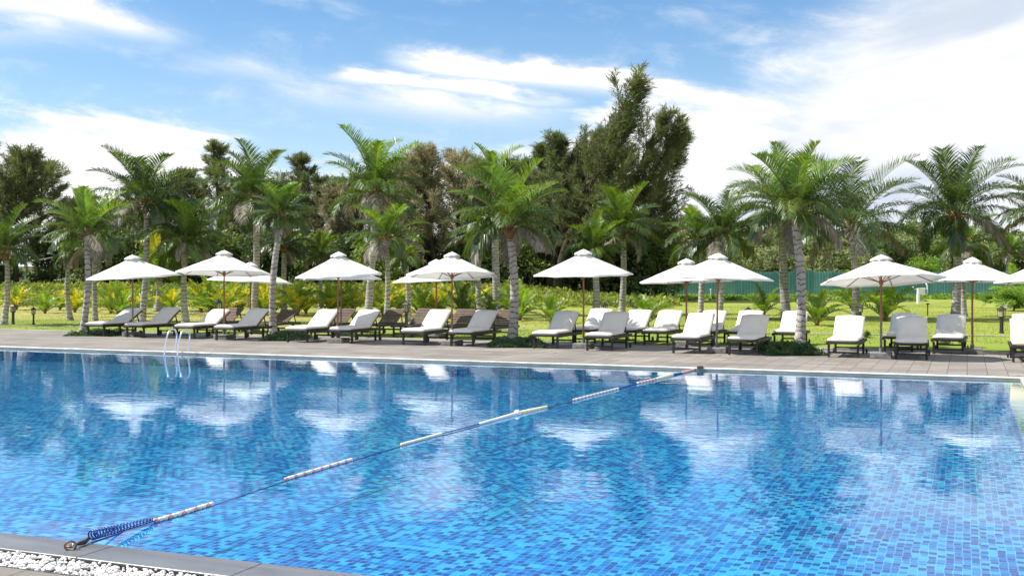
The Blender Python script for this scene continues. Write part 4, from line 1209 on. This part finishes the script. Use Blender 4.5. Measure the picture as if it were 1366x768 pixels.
b = MB(); c = cp_[11]; b.ball((c.x, c.y, c.z), .05, 16, 10); b.build('float_ball', M['rope_white'], lr, True)
# anchor ring, hook and tensioner
b = MB(); c = G(94, 727.5, .03); ring = [c+Vector((.012*math.cos(q)+.0, .0, 0))+Vector((.022*math.cos(q), .012*math.cos(q), .03*math.sin(q))) for q in [2*PI*k/20 for k in range(21)]]
b.tube(ring, .006, 7); b.lathe([(.03,0),(.03,.008),(.014,.012)], G(94,728.5,.003), 12); b.build('anchor_ring', M['rust'], lr, True)
b = MB(); e2 = cp_[1]; c2 = c.lerp(e2, .38)
b.tube([c+Vector((.01,0,0)), c.lerp(e2,.2)+Vector((0,0,.016)), c2, c.lerp(e2,.2)+Vector((0,0,-.012)), c+Vector((.01,0,0))], .004, 6); b.build('snap_hook', M['steel'], lr, True)
b = MB(); b.tube([c2, c2.lerp(e2,.25), c2.lerp(e2,.8), e2+Vector((.01,.02,.02))], [.008,.014,.016,.01], 10); b.build('tensioner', M['rubber'], lr, True)
b = MB(); c = G(934,491,.0)+Vector((0,0,.02)); b.box(c, (.12,.1,.06), None, 0, .01); b.build('end_anchor', M['rust'], lr)
tag(lr, 'lane rope with white, yellow, red and blue floats stretched across the pool', 'lane rope')

# ------------------------------------------------------------------ pebbles
import bmesh
def ico():
    bm = bmesh.new(); bmesh.ops.create_icosphere(bm, subdivisions=1, radius=1)
    v = np.array([x.co[:] for x in bm.verts]); f = [[q.index for q in p.verts] for p in bm.faces]; bm.free(); return v, np.array(f)
iv, ifc = ico()
rs = np.random.RandomState(9); VV = []; FF = []; nb = 0
for k in range(4600):
    u_ = rs.uniform(-9.5, -2.0); d_ = rs.uniform(5.235, 5.51); lay = rs.uniform(0, 1)
    p = uv(u_, d_); sc_ = rs.uniform(.008, .0165)*np.array([rs.uniform(.8,1.35), rs.uniform(.8,1.2), rs.uniform(.55,.9)])
    an = rs.uniform(0, 6.28); rot = np.array(Matrix.Rotation(an,3,'Z') @ Matrix.Rotation(rs.uniform(-.5,.5),3,'X'))
    jit = 1+rs.normal(size=(len(iv),1))*.045
    v = (iv*jit*sc_) @ rot.T+np.array([p.x, p.y, -.035+lay*.045])
    VV.append(v); FF.append(ifc+nb); nb += len(iv)
V = np.concatenate(VV); Fq = np.concatenate(FF)
me = bpy.data.meshes.new('white_pebbles'); me.from_pydata(V.tolist(), [], Fq.tolist()); me.materials.append(M['pebble'])
me.polygons.foreach_set('use_smooth', [True]*len(me.polygons))
o = linkobj('white_pebbles', me); tag(o, 'strip of loose white pebbles beside the near coping', 'pebbles', kind='stuff')

# ------------------------------------------------------------------ small equipment
p = G(1225, 405); p.z = th(p.x, p.y); s = F/p.y
r = empty('weather_post', p)
k = 1/s
b = MB(); b.tube([(0,0,0),(0,0,22*k)], 2.4*k, 10); b.build('post', M['white_plastic'], r)
b = MB(); b.box((5*k,0,16.5*k), (6.5*k,5*k,9*k), ch=.03); b.build('instrument_box', M['white_plastic'], r)
b = MB(); b.tube([(-7*k,0,20*k),(10*k,0,20*k)], .9*k, 8); b.tube([(-7*k,0,19*k),(-7*k,0,23*k)], .9*k, 8)
b.tube([(10*k,0,12*k),(12*k,0,14*k),(12*k,0,24*k),(10*k,0,28*k)], .8*k, 8); b.build('pipework', M['white_plastic'], r, True)
tag(r, 'pale utility post with box and pipes on the lawn before the fence', 'utility post')
for px, py, tp, lb in [(1237.5,421,406.5,'thin dark sprinkler stake on the lawn right of the shaded right umbrella'),(948,400,388,'short white marker post before the fence behind the overlapping umbrellas')]:
    p = G(px, py); p.z = th(p.x, p.y); s = F/p.y; h = (py-tp)/s
    r = empty('garden_stake', p)
    b = MB(); b.tube([(0,0,0),(0,0,h)], .03, 8); b.build('stake', M['black_metal'] if px > 1000 else M['white_plastic'], r)
    b = MB(); b.lathe([(.05,h),(.10,h+.02),(.10,h+.05),(.03,h+.08)], (0,0,0), 10); b.build('head', M['black_metal'] if px > 1000 else M['white_plastic'], r, True)
    tag(r, lb, 'stake')
# overhead cable at left
a = at(-60, 46, hz(357,46)); e = at(96, 55, hz(338.3,55)); pts = []
for i in range(13):
    q = i/12; v = a.lerp(e, q); v.z -= .12*math.sin(PI*q); pts.append(v)
b = MB(); b.tube(pts, .022, 6); o = b.build('overhead_cable', M['cable'], None, True); tag(o, 'pale cable slung at the left edge to the wilted thin palm', 'cable')
# fallen leaves on the deck & water
rs = np.random.RandomState(12); n = 26
pp = []
for k in range(n):
    if k < 6: c = uv(rs.uniform(-12,0), rs.uniform(7,17), WZ+.004)
    else: c = uv(rs.uniform(-22,8), rs.uniform(PF+.3, DECK_F-.4), .006)
    pp.append(c)
b = MB()
for k, c in enumerate(pp):
    a = rs.uniform(0,6.28); l = rs.uniform(.05,.12)*(1 if k > 5 else .7); d = Vector((math.cos(a), math.sin(a), .0)); sdv = Vector((-d.y, d.x, 0))*l*.22
    b.add([c, c+d*l*.5+sdv+Vector((0,0,.008)), c+d*l, c+d*l*.5-sdv+Vector((0,0,.008))], [(0,1,2,3)])
o = b.build('fallen_leaves', M['palm_dry']); tag(o, 'dry fallen leaves scattered on deck and water', 'leaves', kind='stuff')

# ------------------------------------------------------------------ sky, sun
SUN_EL = 50.6
wd = bpy.data.worlds.new('World'); sc.world = wd; wd.use_nodes = True
t = wd.node_tree; t.nodes.clear()
sky = N(t, 'ShaderNodeTexSky', sky_type='NISHITA'); sky.sun_disc = False
sky.sun_elevation = R(SUN_EL); sky.sun_rotation = R(-92); sky.air_density = 1.0; sky.dust_density = .6; sky.ozone_density = 1.6; sky.altitude = 0
tc = N(t, 'ShaderNodeTexCoord'); sep = N(t, 'ShaderNodeSeparateXYZ'); L(t, tc.outputs['Generated'], sep.inputs[0])
az = mathn(t, 'ARCTAN2', sep.outputs['X'], sep.outputs['Y']); el = mathn(t, 'ARCSINE', sep.outputs['Z'])
def wnoise(sx, sy, scale, detail, rough, off=(0,0,0), dist=0, shear=0.0):
    c = N(t, 'ShaderNodeCombineXYZ')
    L(t, mathn(t, 'MULTIPLY', az, sx), c.inputs[0]); L(t, mathn(t, 'MULTIPLY', mathn(t, 'MULTIPLY_ADD', az, shear, el), sy), c.inputs[1])
    mp = N(t, 'ShaderNodeMapping'); mp.inputs['Location'].default_value = off; L(t, c.outputs[0], mp.inputs[0])
    n = N(t, 'ShaderNodeTexNoise'); n.inputs['Scale'].default_value = scale; n.inputs['Detail'].default_value = detail
    n.inputs['Roughness'].default_value = rough; n.inputs['Distortion'].default_value = dist
    L(t, mp.outputs[0], n.inputs['Vector']); return n.outputs['Fac']
tt = mathn(t, 'MULTIPLY_ADD', az, 1/1.2, .5, clamp=True)
def AZ(px): return math.atan((px-683)/F)
def EL(px, py): return math.atan((HOR-py)/math.hypot(F, px-683))
def curve(pts_, scale=1.0, f=None):
    c = t.nodes.new('ShaderNodeFloatCurve'); cm = c.mapping.curves[0]
    P_ = [(AZ(px)/1.2+.5, v) for px, v in pts_]
    P_.sort()
    cm.points[0].location = (0, P_[0][1]); cm.points[1].location = (1, P_[-1][1])
    for a_, b_ in P_: cm.points.new(a_, b_)
    c.mapping.update(); L(t, tt, c.inputs['Value']); return c.outputs[0]
def smooth(x, a_, b_):
    m_ = N(t, 'ShaderNodeMapRange', interpolation_type='SMOOTHSTEP'); m_.clamp = True
    for k_, v_ in (('From Min', a_), ('From Max', b_)): m_.inputs[k_].default_value = v_
    L(t, x, m_.inputs[0]); return m_.outputs[0]
wisp = wnoise(1.0, 3.4, 5.5, 8, .62, (3,1,0), .5, .12)
fine = wnoise(1.0, 2.2, 16, 6, .65, (7,4,0), .4, .1)
wob = mathn(t, 'SUBTRACT', mathn(t, 'ADD', mathn(t, 'MULTIPLY', wisp, .7), mathn(t, 'MULTIPLY', fine, .3)), .5)
def E(px, py): return (px, EL(px, py)*2)
# A: bright bank low in the sky, its upper edge as a function of azimuth
thr = curve([E(-200,150), E(0,152), E(90,150), E(220,158), E(300,185), E(380,198), E(460,210), E(560,200), E(640,196), E(700,175), E(780,150), E(860,128), E(960,128), E(1060,140), E(1200,150), E(1366,150), E(1700,140)])
d = mathn(t, 'SUBTRACT', mathn(t, 'MULTIPLY', thr, .5), el)
d = mathn(t, 'MULTIPLY_ADD', wob, .16, d)
mA = smooth(d, -.008, .035)
# B: bright streaks
def streak(pts_, width, amp, x0, x1):
    cc = curve(pts_)
    dd = mathn(t, 'SUBTRACT', mathn(t, 'MULTIPLY', cc, .5), el)
    dd = mathn(t, 'MULTIPLY_ADD', wob, .045, dd)
    g = mathn(t, 'EXPONENT', mathn(t, 'MULTIPLY', mathn(t, 'POWER', mathn(t, 'ABSOLUTE', mathn(t, 'DIVIDE', dd, width)), 2.0), -1.0))
    w0 = smooth(az, AZ(x0)-.02, AZ(x0)+.05); w1 = smooth(mathn(t, 'MULTIPLY', az, -1), -AZ(x1)-.05, -AZ(x1)+.03)
    k_ = mathn(t, 'MULTIPLY', mathn(t, 'MULTIPLY', w0, w1), amp)
    tex = smooth(mathn(t, 'ADD', wisp, mathn(t, 'MULTIPLY', fine, .4)), .5, .82)
    return mathn(t, 'MULTIPLY', mathn(t, 'MULTIPLY', g, k_), mathn(t, 'MULTIPLY_ADD', tex, .7, .3))
s1 = streak([E(400,94), E(480,101), E(560,110), E(640,119), E(700,128), E(760,134)], .0062, 1.5, 420, 720)
s2 = streak([E(500,72), E(560,82), E(640,92), E(720,98), E(800,104), E(880,116), E(1000,140)], .0095, 1.7, 520, 960)
s3 = streak([E(-100,-8), E(0,2), E(80,14), E(150,28), E(240,44), E(300,60)], .011, 1.0, -150, 210)
s4 = streak([E(200,75), E(280,80), E(340,88), E(420,110), E(520,124), E(640,138)], .010, .55, 240, 620)
s5 = streak([E(300,112), E(420,122), E(600,142), E(760,150)], .012, .6, 360, 720)
s6 = streak([E(-50,40), E(0,38), E(80,36), E(160,50)], .012, .5, -100, 110)
# C: large soft cloud at upper right
bx = mathn(t, 'ADD', mathn(t, 'MULTIPLY', mathn(t, 'SUBTRACT', az, AZ(1010)), 1.0), mathn(t, 'MULTIPLY', mathn(t, 'SUBTRACT', el, .20), -.9))
bx = mathn(t, 'MULTIPLY_ADD', wob, .30, bx)
mC = mathn(t, 'MULTIPLY', smooth(bx, -.03, .13), .93)
# D: faint veil and wisps everywhere
veil = mathn(t, 'MULTIPLY', smooth(mathn(t, 'ADD', mathn(t, 'MULTIPLY', wisp, .55), mathn(t, 'MULTIPLY', fine, .45)), .47, .70), .34)
veil2 = mathn(t, 'MULTIPLY', smooth(mathn(t, 'MULTIPLY', el, -1), -.26, -.03), .30)
tot = mA
for q in (s1, s2, s3, s4, s5, s6, mC): tot = mathn(t, 'MAXIMUM', tot, q)
tot = mathn(t, 'ADD', tot, mathn(t, 'ADD', veil, veil2), clamp=True)
# soft grey modelling inside the right-hand cloud
greyn = wnoise(1.0, 2.6, 3.2, 5, .55, (11,2,0), .3, -.15)
gmask = mathn(t, 'MULTIPLY', smooth(greyn, .40, .62), mathn(t, 'MULTIPLY', smooth(az, AZ(860), AZ(1080)), .95))
cloudc = mixc(t, gmask, (6.7,6.7,6.75), (4.1,4.6,5.4))
skc = mixc(t, 1.0, sky.outputs[0], (.62,.85,1.0), 'MULTIPLY')
col = mixc(t, tot, skc, cloudc)
bg = N(t, 'ShaderNodeBackground'); bg.inputs['Strength'].default_value = .10
L(t, col, bg.inputs[0]); o = N(t, 'ShaderNodeOutputWorld'); L(t, bg.outputs[0], o.inputs[0])

sun = bpy.data.lights.new('sun', 'SUN'); sun.energy = 4.8; sun.angle = R(.5); sun.color = (1, .955, .88)
so = bpy.data.objects.new('sun', sun); COL.objects.link(so)
dirv = Vector((.82, .03, -1.0)).normalized()
so.rotation_euler = dirv.to_track_quat('-Z', 'Y').to_euler(); so.location = (-30, 0, 40)

# ------------------------------------------------------------------ camera
cam = bpy.data.cameras.new('camera'); co = bpy.data.objects.new('camera', cam); COL.objects.link(co)
cam.sensor_width = 36; cam.lens = 36*F/1366; cam.clip_end = 8000; cam.clip_start = .05
cam.shift_y = -(384-HOR)/1366
co.location = (0, 0, EYE); co.rotation_euler = (PI/2, 0, 0)
sc.camera = co
sc.render.engine = 'CYCLES'
sc.view_settings.view_transform = 'Standard'; sc.view_settings.look = 'None'
sc.view_settings.exposure = .75; sc.view_settings.gamma = 1
sc.cycles.max_bounces = 6; sc.cycles.transparent_max_bounces = 6; sc.cycles.diffuse_bounces = 2
